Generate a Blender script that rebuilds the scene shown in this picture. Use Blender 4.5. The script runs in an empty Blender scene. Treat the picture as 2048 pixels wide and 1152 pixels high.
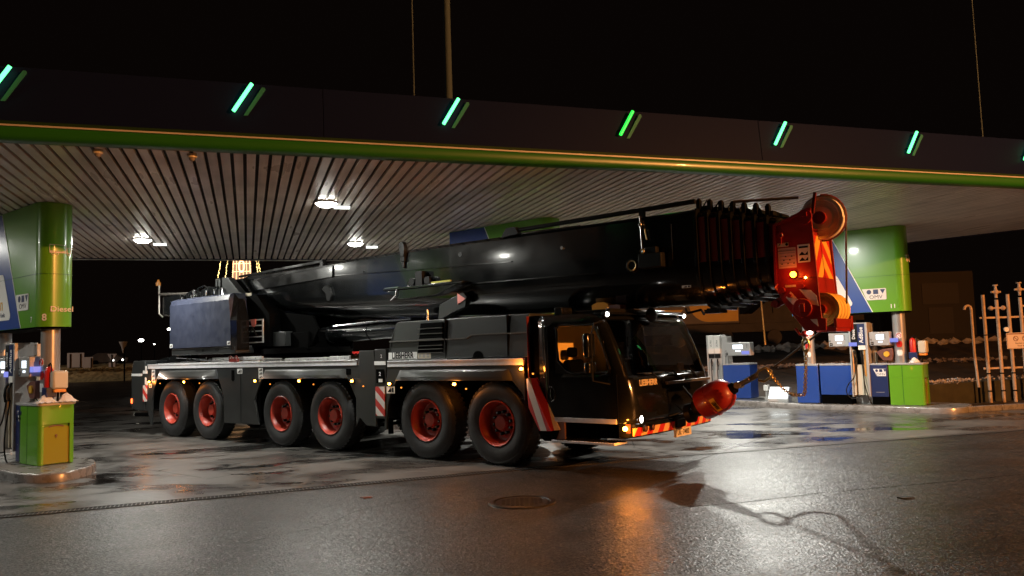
import bpy, bmesh, math, random
from mathutils import Vector, Matrix
R = math.radians
random.seed(7)
sc = bpy.context.scene
COL = sc.collection

# ---------------------------------------------------------------- camera
PITCH, ROLL, CAMH, FPX = 0.0762, 0.0320, 1.933, 1580.4
cp, sp = math.cos(PITCH), math.sin(PITCH)
Fv = Vector((0, cp, sp)); Rv = Vector((1, 0, 0)); Uv = Vector((0, -sp, cp))
c_, s_ = math.cos(ROLL), math.sin(ROLL)
R2 = Rv * c_ - Uv * s_; U2 = Rv * s_ + Uv * c_
cam_d = bpy.data.cameras.new('camera'); cam = bpy.data.objects.new('camera', cam_d); COL.objects.link(cam)
M = Matrix.Identity(4)
for i in range(3):
    M[i][0] = R2[i]; M[i][1] = U2[i]; M[i][2] = -Fv[i]
M[0][3], M[1][3], M[2][3] = 0, 0, CAMH
cam.matrix_world = M
cam_d.sensor_width = 36; cam_d.lens = FPX * 36 / 2048
cam_d.clip_start = 0.1; cam_d.clip_end = 2000
sc.camera = cam

# ---------------------------------------------------------------- world: night
w = bpy.data.worlds.new("World"); sc.world = w; w.use_nodes = True
bgn = w.node_tree.nodes['Background']
bgn.inputs[0].default_value = (0.0022, 0.0013, 0.0010, 1); bgn.inputs[1].default_value = 1.0
sc.view_settings.view_transform = 'Standard'; sc.view_settings.look = 'None'
sc.view_settings.exposure = 0; sc.view_settings.gamma = 1

# ---------------------------------------------------------------- frames
TO = Vector((-0.360, 13.188, 0)); TYAW = -0.681          # crane / island frame
tu = Vector((math.cos(TYAW), math.sin(TYAW), 0)); tn = Vector((-math.sin(TYAW), math.cos(TYAW), 0))
def T(x, y, z=0): return TO + tu * x + tn * y + Vector((0, 0, z))
CO = Vector((0.06, 12.44, 0)); CYAW = R(18.6)            # canopy frame: x along the front edge, y to the back
ce = Vector((math.cos(CYAW), math.sin(CYAW), 0)); cw = Vector((-ce.y, ce.x, 0))
def Cn(x, y, z=0): return CO + ce * x + cw * y + Vector((0, 0, z))
ZC = 4.82

# ---------------------------------------------------------------- added background fill light, lamp powers
SOD = (1.0, 0.36, 0.09)
def sun(strength, az, el, col):
    d = bpy.data.lights.new('background_fill', 'SUN'); d.energy = strength; d.angle = R(3); d.color = col
    o = bpy.data.objects.new('background_fill', d); COL.objects.link(o)
    o.rotation_euler = (R(90 - el), 0, R(az + 90)); return o
sun(0.02, -37, 17, (1.0, 0.50, 0.24))  # faint fill added to lift the far background, not a single real source
LAMP_W = 230
SODIUM_W = 28000

# ================================================================ materials
def mat(name, col, rough=0.5, metal=0.0, coat=0.0, spec=0.5, emit=None, es=0, bump=0, bscale=60, var=0, vscale=6, rvar=0, alpha=None):
    m = bpy.data.materials.new(name); m.use_nodes = True
    nt = m.node_tree; b = nt.nodes['Principled BSDF']
    b.inputs['Base Color'].default_value = (*col, 1); b.inputs['Roughness'].default_value = rough
    b.inputs['Metallic'].default_value = metal; b.inputs['Coat Weight'].default_value = coat
    b.inputs['Coat Roughness'].default_value = 0.06; b.inputs['Specular IOR Level'].default_value = spec
    if emit: b.inputs['Emission Color'].default_value = (*emit, 1); b.inputs['Emission Strength'].default_value = es
    tc = None
    if bump or var or rvar:
        tc = nt.nodes.new('ShaderNodeTexCoord')
    if var or rvar:
        n = nt.nodes.new('ShaderNodeTexNoise'); n.inputs['Scale'].default_value = vscale; n.inputs['Detail'].default_value = 6
        nt.links.new(tc.outputs['Object'], n.inputs['Vector'])
        if var:
            r = nt.nodes.new('ShaderNodeMapRange'); r.inputs[1].default_value = 0.3; r.inputs[2].default_value = 0.7
            r.inputs[3].default_value = 1 - var; r.inputs[4].default_value = 1 + var
            nt.links.new(n.outputs['Fac'], r.inputs[0])
            mx = nt.nodes.new('ShaderNodeVectorMath'); mx.operation = 'SCALE'; mx.inputs[0].default_value = col
            nt.links.new(r.outputs[0], mx.inputs['Scale']); nt.links.new(mx.outputs[0], b.inputs['Base Color'])
        if rvar:
            r = nt.nodes.new('ShaderNodeMapRange'); r.inputs[1].default_value = 0.35; r.inputs[2].default_value = 0.65
            r.inputs[3].default_value = max(0.02, rough - rvar); r.inputs[4].default_value = rough + rvar
            nt.links.new(n.outputs['Fac'], r.inputs[0]); nt.links.new(r.outputs[0], b.inputs['Roughness'])
    if bump:
        n = nt.nodes.new('ShaderNodeTexNoise'); n.inputs['Scale'].default_value = bscale; n.inputs['Detail'].default_value = 4
        nt.links.new(tc.outputs['Object'], n.inputs['Vector'])
        bp = nt.nodes.new('ShaderNodeBump'); bp.inputs['Strength'].default_value = bump; bp.inputs['Distance'].default_value = 0.01
        nt.links.new(n.outputs['Fac'], bp.inputs['Height']); nt.links.new(bp.outputs[0], b.inputs['Normal'])
    return m
def emis(name, col, s):
    return mat(name, (0.0, 0.0, 0.0), 0.4, emit=col, es=s)
def stripes(name, c1, c2, period, dirv, rough=0.45, phase=0.0):
    """diagonal warning stripes; colour changes along dirv (object space)"""
    m = bpy.data.materials.new(name); m.use_nodes = True; nt = m.node_tree; b = nt.nodes['Principled BSDF']
    tc = nt.nodes.new('ShaderNodeTexCoord'); d = nt.nodes.new('ShaderNodeVectorMath'); d.operation = 'DOT_PRODUCT'
    d.inputs[1].default_value = dirv; nt.links.new(tc.outputs['Object'], d.inputs[0])
    a = nt.nodes.new('ShaderNodeMath'); a.operation = 'MULTIPLY_ADD'; a.inputs[1].default_value = 1 / period; a.inputs[2].default_value = phase + 100
    nt.links.new(d.outputs['Value'], a.inputs[0])
    f = nt.nodes.new('ShaderNodeMath'); f.operation = 'FRACT'; nt.links.new(a.outputs[0], f.inputs[0])
    g = nt.nodes.new('ShaderNodeMath'); g.operation = 'GREATER_THAN'; g.inputs[1].default_value = 0.5; nt.links.new(f.outputs[0], g.inputs[0])
    mx = nt.nodes.new('ShaderNodeMix'); mx.data_type = 'RGBA'; mx.inputs[6].default_value = (*c1, 1); mx.inputs[7].default_value = (*c2, 1)
    nt.links.new(g.outputs[0], mx.inputs[0]); nt.links.new(mx.outputs[2], b.inputs['Base Color'])
    b.inputs['Roughness'].default_value = rough
    return m
def ground_mat(name, kind):
    m = bpy.data.materials.new(name); m.use_nodes = True; nt = m.node_tree; b = nt.nodes['Principled BSDF']
    L = nt.links.new; N = nt.nodes.new
    tc = N('ShaderNodeTexCoord')
    def noise(scale, detail=5, rough=.6, map_=None, dist=0):
        n = N('ShaderNodeTexNoise'); n.inputs['Scale'].default_value = scale; n.inputs['Detail'].default_value = detail
        n.inputs['Roughness'].default_value = rough; n.inputs['Distortion'].default_value = dist
        if map_:
            mp = N('ShaderNodeMapping'); mp.inputs['Scale'].default_value = map_; mp.inputs['Rotation'].default_value = (0, 0, -CYAW)
            L(tc.outputs['Object'], mp.inputs[0]); L(mp.outputs[0], n.inputs['Vector'])
        else: L(tc.outputs['Object'], n.inputs['Vector'])
        return n.outputs['Fac']
    def rng(s, a, b_, c, d):
        r = N('ShaderNodeMapRange'); r.interpolation_type = 'SMOOTHSTEP'
        for i, v in enumerate((a, b_, c, d)): r.inputs[i + 1].default_value = v
        L(s, r.inputs[0]); return r.outputs[0]
    def math_(op, a, b_):
        n = N('ShaderNodeMath'); n.operation = op
        for i, v in enumerate((a, b_)):
            if isinstance(v, (int, float)): n.inputs[i].default_value = v
            else: L(v, n.inputs[i])
        return n.outputs[0]
    def mixc(f, a, b_):
        mx = N('ShaderNodeMix'); mx.data_type = 'RGBA'
        L(f, mx.inputs[0])
        for i, v in ((6, a), (7, b_)):
            if isinstance(v, tuple): mx.inputs[i].default_value = (*v, 1)
            else: L(v, mx.inputs[i])
        return mx.outputs[2]
    if kind == 'concrete':
        wet = rng(noise(0.55, 7, .62, (1, 1.7, 1), .6), .40, .64, 0, 1)        # damp film
        pud = rng(noise(0.42, 6, .55, (1, 2.0, 1), .9), .53, .60, 0, 1)        # standing water
        fine = noise(90, 3); stain = noise(2.3, 8, .7)
        dry = mixc(rng(stain, .3, .7, 0, 1), (.076, .073, .067), (.120, .114, .105))
        dmp = mixc(rng(stain, .3, .7, 0, 1), (.028, .027, .026), (.050, .048, .045))
        col = mixc(wet, dry, dmp); col = mixc(pud, col, (.016, .0155, .015))
        L(col, b.inputs['Base Color']); b.inputs['Specular IOR Level'].default_value = .8
        ro = math_('SUBTRACT', rng(wet, 0, 1, .46, .25), math_('MULTIPLY', pud, .20))
        L(math_('ADD', ro, math_('MULTIPLY', fine, .04)), b.inputs['Roughness'])
        h = math_('ADD', math_('MULTIPLY', fine, math_('SUBTRACT', 1.0, pud)), math_('MULTIPLY', noise(7, 3), .6))
        bp = N('ShaderNodeBump'); bp.inputs['Strength'].default_value = .25; bp.inputs['Distance'].default_value = .004
        L(h, bp.inputs['Height']); L(bp.outputs[0], b.inputs['Normal'])
    elif kind == 'asphalt':
        v = N('ShaderNodeTexVoronoi'); v.inputs['Scale'].default_value = 42; L(tc.outputs['Object'], v.inputs['Vector'])
        v2 = N('ShaderNodeTexVoronoi'); v2.inputs['Scale'].default_value = 95; L(tc.outputs['Object'], v2.inputs['Vector'])
        big = noise(.35, 5, .6, (1, 1.6, 1), .5)
        grain = noise(120, 2)
        sc_ = N('ShaderNodeSeparateColor'); L(v.outputs['Color'], sc_.inputs[0])
        base = mixc(rng(big, .35, .65, 0, 1), (.007, .007, .0068), (.013, .0125, .012))
        base = mixc(rng(sc_.outputs[0], .72, .90, 0, .8), base, (.105, .092, .078)); base = mixc(rng(grain, .56, .72, 0, .7), base, (.058, .050, .043))  # pale aggregate specks, also carrying the wet sparkle as colour
        L(base, b.inputs['Base Color'])
        wetp = rng(noise(.4, 3, .5, (1, 1.8, 1), .5), .38, .72, 0, 1)
        ro = math_('SUBTRACT', .38, math_('MULTIPLY', wetp, .10))
        L(math_('ADD', ro, math_('MULTIPLY', sc_.outputs[1], .10)), b.inputs['Roughness'])
        v3 = N('ShaderNodeTexVoronoi'); v3.inputs['Scale'].default_value = 46; L(tc.outputs['Object'], v3.inputs['Vector'])
        sub = N('ShaderNodeVectorMath'); sub.operation = 'SUBTRACT'; L(v3.outputs['Color'], sub.inputs[0]); sub.inputs[1].default_value = (.5, .5, .5)
        scl = N('ShaderNodeVectorMath'); scl.operation = 'SCALE'; L(sub.outputs[0], scl.inputs[0]); L(math_('SUBTRACT', .20, math_('MULTIPLY', wetp, .06)), scl.inputs['Scale'])
        h = math_('ADD', v.outputs['Distance'], math_('MULTIPLY', v2.outputs['Distance'], .45))
        bp = N('ShaderNodeBump'); bp.inputs['Distance'].default_value = .006; bp.inputs['Strength'].default_value = .5
        L(h, bp.inputs['Height'])
        ad = N('ShaderNodeVectorMath'); ad.operation = 'ADD'; L(bp.outputs[0], ad.inputs[0]); L(scl.outputs[0], ad.inputs[1])
        nr = N('ShaderNodeVectorMath'); nr.operation = 'NORMALIZE'; L(ad.outputs[0], nr.inputs[0]); L(nr.outputs[0], b.inputs['Normal'])
        b.inputs['Specular IOR Level'].default_value = .62
    return m
M_ = {}
M_['black'] = mat('crane_black_paint', (.006, .0068, .0072), .17, coat=.3, var=.12, vscale=3, rvar=.04)
M_['boom'] = mat('boom_black_gloss', (.006, .0068, .0072), .17, coat=.8, rvar=.05, vscale=2, bump=.03, bscale=3)
M_['grey'] = mat('crane_dark_grey_paint', (.027, .029, .029), .38, coat=.15, var=.05, vscale=1.5, rvar=.03)
M_['slate'] = mat('blue_reflection_panel', (.032, .038, .064), .42, coat=.15, var=.10, vscale=5, rvar=.06)  # blue reflection of the sign put into the base colour
M_['dark'] = mat('dark_underside', (.0012, .0012, .0012), .75, spec=.03)
M_['rubber'] = mat('tyre_rubber', (.026, .027, .028), .50, var=.25, vscale=9, bump=.2, bscale=40)
M_['rim'] = mat('rim_red_paint', (.45, .050, .028), .42, coat=.1, var=.15, vscale=8)
M_['red'] = mat('red_crane_paint', (.29, .014, .011), .40, coat=.2, var=.10, vscale=6)
M_['darkred'] = mat('dark_red_paint', (.16, .014, .009), .4, coat=.3)
M_['alu'] = mat('brushed_aluminium', (.80, .81, .84), .42, metal=.15, var=.08, vscale=10)
M_['alub'] = mat('aluminium_planks', (.50, .50, .50), .5, metal=.3, var=.15, vscale=14)
M_['steel'] = mat('bright_steel', (.6, .6, .6), .22, metal=1)
M_['white'] = mat('white_label', (.86, .86, .84), .4)
M_['ink'] = mat('black_ink', (.006, .006, .006), .5, spec=.2)
M_['nylon'] = mat('white_nylon_sheave', (.85, .82, .78), .45, var=.08, vscale=8)
M_['yellownylon'] = mat('yellow_sheave', (.95, .62, .14), .45, var=.08, vscale=8)
M_['rope'] = mat('steel_rope', (.09, .075, .06), .5, metal=.5)
M_['chain'] = mat('gold_chain', (.62, .50, .26), .35, metal=.8)
M_['hook'] = mat('grey_hook_steel', (.22, .20, .18), .4, metal=.7, var=.3, vscale=20)
M_['yellow'] = mat('yellow_paint', (.75, .42, .03), .4)
M_['amber'] = emis('amber_lamp_lit', (1.0, .33, .03), 60)
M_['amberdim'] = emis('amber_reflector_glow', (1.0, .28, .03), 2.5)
M_['beacon'] = emis('beacon_lit', (1.0, .20, .01), 30)
M_['redlamp'] = emis('red_lamp_lit', (1.0, .10, .02), 8)
M_['wlamp'] = emis('white_lamp_lit', (1, .97, .9), 12)
M_['screen'] = emis('lit_display', (.80, .90, 1.0), 2.2)
M_['screenblue'] = emis('lit_blue_keypad', (.30, .34, 1.0), .8)
M_['lens'] = emis('ceiling_lamp_lens', (1, 1, .90), 40)
M_['slit'] = emis('lit_slit', (.95, 1, .95), 2.2)
M_['green'] = mat('canopy_green_paint', (.125, .36, .018), .28, coat=.4, var=.03, vscale=2)
M_['greendark'] = mat('canopy_edge_green', (.016, .125, .014), .35, coat=.1)
M_['blue'] = mat('blue_panel', (.018, .062, .30), .35, coat=.2, var=.04, vscale=3)
M_['navy'] = mat('navy_panel', (.016, .028, .105), .35, coat=.2)
M_['lgrey'] = mat('light_grey_metal', (.42, .41, .40), .4, metal=.15, var=.05, vscale=5)
M_['column'] = mat('silver_column', (.46, .45, .43), .28, metal=.55, var=.06, vscale=5)
M_['plast'] = mat('beige_plastic', (.62, .55, .42), .3, coat=.2)
M_['paper'] = mat('white_paper', (.78, .76, .72), .8)
M_['fascia'] = mat('fascia_dark_violet', (.0055, .0095, .040), .45, spec=.03)
M_['trim'] = mat('white_trim', (.42, .42, .44), .45)
m = mat('ceiling_slat', (.80, .72, .65), .36); M_['slat'] = m; nt = m.node_tree; b = nt.nodes['Principled BSDF']
tc = nt.nodes.new('ShaderNodeTexCoord'); mp = nt.nodes.new('ShaderNodeMapping'); mp.inputs['Scale'].default_value = (5.6, .22, 1); nt.links.new(tc.outputs['Object'], mp.inputs[0])
n1 = nt.nodes.new('ShaderNodeTexNoise'); n1.inputs['Scale'].default_value = 1.0; n1.inputs['Detail'].default_value = 3; nt.links.new(mp.outputs[0], n1.inputs['Vector'])
n2 = nt.nodes.new('ShaderNodeTexNoise'); n2.inputs['Scale'].default_value = .8; n2.inputs['Detail'].default_value = 7; nt.links.new(tc.outputs['Object'], n2.inputs['Vector'])
ad = nt.nodes.new('ShaderNodeMath'); ad.operation = 'ADD'; nt.links.new(n1.outputs['Fac'], ad.inputs[0]); nt.links.new(n2.outputs['Fac'], ad.inputs[1])
mr = nt.nodes.new('ShaderNodeMapRange'); mr.inputs[1].default_value = .7; mr.inputs[2].default_value = 1.3; mr.inputs[3].default_value = .68; mr.inputs[4].default_value = 1.15; nt.links.new(ad.outputs[0], mr.inputs[0])
vm = nt.nodes.new('ShaderNodeVectorMath'); vm.operation = 'SCALE'; vm.inputs[0].default_value = (.80, .72, .65); nt.links.new(mr.outputs[0], vm.inputs['Scale']); nt.links.new(vm.outputs[0], b.inputs['Base Color'])
mr2 = nt.nodes.new('ShaderNodeMapRange'); mr2.inputs[1].default_value = .7; mr2.inputs[2].default_value = 1.3; mr2.inputs[3].default_value = .50; mr2.inputs[4].default_value = .24; nt.links.new(ad.outputs[0], mr2.inputs[0]); nt.links.new(mr2.outputs[0], b.inputs['Roughness'])
M_['stick'] = emis('green_light_tube', (.10, 1.0, .27), 3.6)
M_['kerb'] = mat('kerb_steel_concrete', (.24, .23, .22), .3, metal=.2, var=.2, vscale=6, rvar=.1)
M_['signback'] = mat('sign_back_metal', (.36, .33, .32), .5)
M_['sodium_white'] = mat('pipe_white_sodium_tint', (.46, .34, .24), .5, var=.2, vscale=12)  # white pipes with the orange sodium light put into their colour
M_['wagongrey'] = mat('wagon_grey', (.10, .085, .08), .6, var=.2, vscale=1)
M_['wagonyellow'] = mat('wagon_yellow', (.55, .31, .02), .5, var=.1, vscale=1)
M_['wagondark'] = mat('wagon_underframe', (.035, .028, .024), .7, var=.3, vscale=2)
M_['warm'] = emis('warm_fairy_light', (1.0, .52, .22), 5)
M_['warmdim'] = emis('warm_fairy_net', (1.0, .55, .32), .55)
M_['yel_l'] = emis('yellow_fairy_light', (1.0, .72, .25), 5)
M_['lining_sodium'] = mat('cab_lining_sodium_tint', (.95, .66, .18), .7)  # beige lining with the yellow sodium light put into its colour
M_['door'] = mat('gloss_door_yellow_reflection', (.30, .27, .02), .16, coat=.5)  # yellow lamp reflection on the glossy door put into its base colour
M_['brown'] = mat('brown_plastic', (.16, .06, .045), .4)
M_['orange'] = mat('orange_panel', (.85, .30, .04), .5)
M_['concrete'] = ground_mat('wet_concrete', 'concrete'); M_['asphalt'] = ground_mat('wet_asphalt', 'asphalt')
M_['dirt'] = mat('dark_earth', (.040, .032, .026), .9, var=.5, vscale=1.2, bump=.8, bscale=4)
M_['drygrass'] = mat('dry_grass', (.30, .24, .12), .9, var=.5, vscale=3, bump=.8, bscale=8)
M_['snow'] = mat('dirty_snow', (.50, .44, .40), .8, var=.35, vscale=4)
M_['rubble'] = mat('rubble_stones', (.24, .19, .16), .9, var=.5, vscale=6)
M_['bark'] = mat('bush_dark', (.03, .025, .018), .9)
M_['iron'] = mat('drain_iron', (.030, .028, .026), .32, metal=.3, var=.3, vscale=20)
M_['firered'] = mat('extinguisher_red', (.55, .02, .015), .3, coat=.3)
M_['arch'] = mat('arch_satin_black', (.045, .047, .046), .30, coat=.2, var=.04, vscale=1)
M_['mast'] = mat('mast_dull_grey', (.075, .11, .14), .7, spec=.1)
M_['chevron'] = None
# windscreen glass: tinted see-through with a Fresnel reflection
g = bpy.data.materials.new('window_glass'); g.use_nodes = True; nt = g.node_tree
for n in list(nt.nodes): nt.nodes.remove(n)
o_ = nt.nodes.new('ShaderNodeOutputMaterial'); tr = nt.nodes.new('ShaderNodeBsdfTransparent'); tr.inputs[0].default_value = (.93, .93, .91, 1)
gl = nt.nodes.new('ShaderNodeBsdfGlossy'); gl.inputs['Roughness'].default_value = .03; fr = nt.nodes.new('ShaderNodeFresnel'); fr.inputs[0].default_value = 1.5
mx = nt.nodes.new('ShaderNodeMixShader'); nt.links.new(fr.outputs[0], mx.inputs[0]); nt.links.new(tr.outputs[0], mx.inputs[1]); nt.links.new(gl.outputs[0], mx.inputs[2]); nt.links.new(mx.outputs[0], o_.inputs[0])
M_['glass'] = g
M_['plate_stripe'] = stripes('red_white_side_stripes', (.62, .05, .04), (.72, .66, .62), .22, (.64, 0, .77), phase=.2)
M_['plate_stripe2'] = stripes('red_white_corner_stripes', (.55, .03, .03), (.70, .62, .56), .26, (.94, 0, .34), phase=.1)
M_['bumper_stripe'] = stripes('red_pale_bumper_sodium_tint', (.60, .02, .02), (.85, .50, .20), .24, (0, -.80, .60), phase=.3)  # orange lamplight put into the colour of the pale stripes

# ================================================================ mesh builder
class MB:
    def __init__(s): s.v = []; s.f = []; s.m = []; s.mi = 0
    def add(s, vs, fs):
        o = len(s.v); s.v += [tuple(v) for v in vs]; s.f += [tuple(i + o for i in f) for f in fs]; s.m += [s.mi] * len(fs); return s
    def box(s, x0, x1, y0, y1, z0, z1):
        v = [(x, y, z) for x in (x0, x1) for y in (y0, y1) for z in (z0, z1)]
        return s.add(v, [(0, 1, 3, 2), (4, 6, 7, 5), (0, 4, 5, 1), (2, 3, 7, 6), (0, 2, 6, 4), (1, 5, 7, 3)])
    def prism(s, poly, a, b, ax='y'):
        n = len(poly)
        def P(p, t):
            return {'y': (p[0], t, p[1]), 'x': (t, p[0], p[1]), 'z': (p[0], p[1], t)}[ax]
        v = [P(p, a) for p in poly] + [P(p, b) for p in poly]
        f = [tuple(range(n))[::-1], tuple(range(n, 2 * n))] + [(i, (i + 1) % n, n + (i + 1) % n, n + i) for i in range(n)]
        return s.add(v, f)
    def quad(s, *p): return s.add(p, [tuple(range(len(p)))])
    def cyl(s, p0, p1, r, n=16, r2=None, caps=True):
        p0 = Vector(p0); p1 = Vector(p1); d = (p1 - p0).normalized(); r2 = r if r2 is None else r2
        a = d.orthogonal().normalized(); b = d.cross(a)
        v = []
        for p, rr in ((p0, r), (p1, r2)):
            v += [p + (a * math.cos(2 * math.pi * i / n) + b * math.sin(2 * math.pi * i / n)) * rr for i in range(n)]
        f = [(i, (i + 1) % n, n + (i + 1) % n, n + i) for i in range(n)]
        if caps: f += [tuple(range(n))[::-1], tuple(range(n, 2 * n))]
        return s.add(v, f)
    def tube(s, pts, r, n=8):
        pts = [Vector(p) for p in pts]; rings = []; v = []; f = []
        ref = None
        for i, p in enumerate(pts):
            d = (pts[min(i + 1, len(pts) - 1)] - pts[max(i - 1, 0)]).normalized()
            if ref is None: ref = d.orthogonal().normalized()
            a = (ref - d * ref.dot(d)).normalized(); ref = a; b = d.cross(a)
            v += [p + (a * math.cos(2 * math.pi * k / n) + b * math.sin(2 * math.pi * k / n)) * r for k in range(n)]
        for i in range(len(pts) - 1):
            for k in range(n): f.append((i * n + k, i * n + (k + 1) % n, (i + 1) * n + (k + 1) % n, (i + 1) * n + k))
        f += [tuple(range(n))[::-1], tuple(range((len(pts) - 1) * n, len(pts) * n))]
        return s.add(v, f)
    def lathe(s, prof, o, axis='y', n=40, sgn=1, caps=False):
        """prof: (axial, radius)"""
        v = []; f = []
        for a, r in prof:
            for k in range(n):
                t = 2 * math.pi * k / n; c, d = math.cos(t) * r, math.sin(t) * r
                p = {'y': (c, a * sgn, d), 'x': (a * sgn, c, d), 'z': (c, d, a * sgn)}[axis]
                v.append((p[0] + o[0], p[1] + o[1], p[2] + o[2]))
        for i in range(len(prof) - 1):
            for k in range(n): f.append((i * n + k, i * n + (k + 1) % n, (i + 1) * n + (k + 1) % n, (i + 1) * n + k))
        for i in ((0, len(prof) - 1) if caps else ()):
            if prof[i][1] > 1e-4: f.append(tuple(range(i * n, (i + 1) * n)))
        return s.add(v, f)
    def sphere(s, c, r, n=12, sc_=(1, 1, 1)):
        prof = [(-r * math.cos(math.pi * i / n), r * math.sin(math.pi * i / n) + 1e-5) for i in range(n + 1)]
        o = len(s.v); s.lathe(prof, (0, 0, 0), 'z', n * 2)
        for i in range(o, len(s.v)):
            x, y, z = s.v[i]; s.v[i] = (x * sc_[0] + c[0], y * sc_[1] + c[1], z * sc_[2] + c[2])
        return s
    def ring(s, c, Rr, r, axis='y', n=32, k=8, sq=1.0):
        v = []; f = []
        for i in range(n):
            t = 2 * math.pi * i / n
            for j in range(k):
                q = 2 * math.pi * j / k; rr = Rr + r * math.cos(q); h = r * math.sin(q)
                a, b = rr * math.cos(t), rr * math.sin(t) * sq
                p = {'y': (a, h, b), 'x': (h, a, b), 'z': (a, b, h)}[axis]
                v.append((p[0] + c[0], p[1] + c[1], p[2] + c[2]))
        for i in range(n):
            for j in range(k): f.append((i * k + j, ((i + 1) % n) * k + j, ((i + 1) % n) * k + (j + 1) % k, i * k + (j + 1) % k))
        return s.add(v, f)
    def mk(s, name, mats, parent=None, bevel=0, smooth=40, loc=None, rotz=0):
        me = bpy.data.meshes.new(name); me.from_pydata(s.v, [], s.f)
        if not isinstance(mats, (list, tuple)): mats = [mats]
        for m in mats: me.materials.append(M_[m] if isinstance(m, str) else m)
        for p, i in zip(me.polygons, s.m): p.material_index = i
        bm = bmesh.new(); bm.from_mesh(me); bmesh.ops.recalc_face_normals(bm, faces=bm.faces); bm.to_mesh(me); bm.free()
        if smooth:
            for p in me.polygons: p.use_smooth = True
            me.set_sharp_from_angle(angle=R(smooth))
        o = bpy.data.objects.new(name, me); COL.objects.link(o)
        if parent: o.parent = parent
        if loc is not None: o.location = loc
        if rotz: o.rotation_euler = (0, 0, rotz)
        if bevel:
            b = o.modifiers.new('bevel', 'BEVEL'); b.width = bevel; b.segments = 2; b.limit_method = 'ANGLE'; b.angle_limit = R(40)
        return o
def thing(name, label, cat, loc=(0, 0, 0), rotz=0, group=None):
    o = bpy.data.objects.new(name, None); COL.objects.link(o); o.empty_display_size = .2
    o.location = loc; o.rotation_euler = (0, 0, rotz); tag(o, label, cat, group); return o
def tag(o, label, cat, group=None):
    o['label'] = label; o['category'] = cat
    if group: o['group'] = group
    return o
def struct(o): o['kind'] = 'structure'; return o
def kids(o): return [c for c in bpy.data.objects if c.parent == o]
def dup(root, loc, rotz=None, label=None, group=None):
    def cp_(o, par):
        c = o.copy(); COL.objects.link(c); c.parent = par
        for k in kids(o): cp_(k, c)
        return c
    r = cp_(root, root.parent); r.location = loc
    if rotz is not None: r.rotation_euler = (0, 0, rotz)
    if label: r['label'] = label
    if group: r['group'] = group
    return r
def text(body, size, loc, xdir, ydir, m, name, parent=None, bold=.0, depth=.001, align='CENTER', sx=1.0):
    cu = bpy.data.curves.new('t', 'FONT'); cu.body = body; cu.size = size; cu.offset = bold * size; cu.extrude = depth
    cu.align_x = align; cu.align_y = 'CENTER'; cu.resolution_u = 3
    to = bpy.data.objects.new('t', cu); me = bpy.data.meshes.new_from_object(to)
    bpy.data.objects.remove(to); bpy.data.curves.remove(cu)
    X = Vector(xdir).normalized(); Y = Vector(ydir).normalized(); Z = X.cross(Y)
    mm = Matrix.Identity(4)
    for i in range(3): mm[i][0] = X[i] * sx; mm[i][1] = Y[i]; mm[i][2] = Z[i]; mm[i][3] = loc[i]
    me.transform(mm); me.materials.clear(); me.materials.append(M_[m] if isinstance(m, str) else m)
    me.name = name
    o = bpy.data.objects.new(name, me); COL.objects.link(o)
    if parent: o.parent = parent
    return o
SX, SZ = (1, 0, 0), (0, 0, 1)          # text on faces looking towards -y

# ================================================================ GROUND
mb = MB(); mb.quad((-400, -60, 0), (400, -60, 0), (400, 700, 0), (-400, 700, 0))
struct(mb.mk('ground', 'asphalt', smooth=0))
DR = [(-30, 1.96), (-6.6, 10.22), (-0.09, 12.74), (2.71, 13.76), (10.06, 15.86), (40, 24.5)]
mb = MB(); n = len(DR)
bk = [(40, 60), (30, 62), (15, 56), (0, 48), (-20, 40), (-45, 30)]
mb.add([(x, y, .004) for x, y in DR] + [(x, y, .004) for x, y in bk], [tuple(range(n + len(bk)))])
struct(mb.mk('concrete_apron', 'concrete', smooth=0))
# expansion joints in the concrete slab
mb = MB()
def strip(a, b, wd, z):
    a = Vector(a); b = Vector(b); d = (b - a).normalized(); p = Vector((-d.y, d.x)) * wd / 2
    mb.quad((*(a + p), z), (*(a - p), z), (*(b - p), z), (*(b + p), z))
def xy(v): return (v.x, v.y)
for x in (-3.35, 2.7, 7.5, -9.0): strip(xy(T(x, -3.2 + (x + 3.35) * .6)), xy(T(x - 1.4, 22)), .018, .006)
strip(xy(T(-14, 3.45)), xy(T(4, 3.45)), .018, .0062); strip(xy(T(-12, -3.15)), xy(T(-3.6, -3.15)), .018, .0062)
struct(mb.mk('slab_joint', mat('joint_filler', (.03, .028, .026), .7), smooth=0))
# slotted drain channel
m = bpy.data.materials.new('drain_grate_slots'); m.use_nodes = True; nt = m.node_tree; b = nt.nodes['Principled BSDF']
mb = MB()
for (a, b2) in zip(DR[:3], DR[1:4]):
    a = Vector(a); b2 = Vector(b2); d = (b2 - a); Ln = d.length; d.normalize(); p = Vector((-d.y, d.x))
    for off in (-.10, .09):
        q = [a + p * off, a + p * (off + .012), b2 + p * (off + .012), b2 + p * off]
        mb.add([(v.x, v.y, z) for z in (.0045, .011) for v in q], [(0, 1, 2, 3), (4, 7, 6, 5), (0, 4, 5, 1), (1, 5, 6, 2), (2, 6, 7, 3), (3, 7, 4, 0)])
    k = 0.0 if Ln < 10 else Ln - 9.5
    while k < Ln:
        c = a + d * k; q = [c - p * .09, c - p * .09 + d * .016, c + p * .09 + d * .016, c + p * .09]
        mb.add([(v.x, v.y, .0085) for v in q], [(0, 1, 2, 3)]); k += .052
o = mb.mk('drain_grate', 'iron', smooth=0); tag(o, 'long slotted metal drain running along the edge of the concrete', 'drain')
mb = MB()
for (a, b2) in zip(DR[:-1], DR[1:]):
    strip(a, b2, .20, .0062)
struct(mb.mk('drain_channel', mat('drain_black', (.006, .006, .006), .8), smooth=0))
mb = MB()
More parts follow.
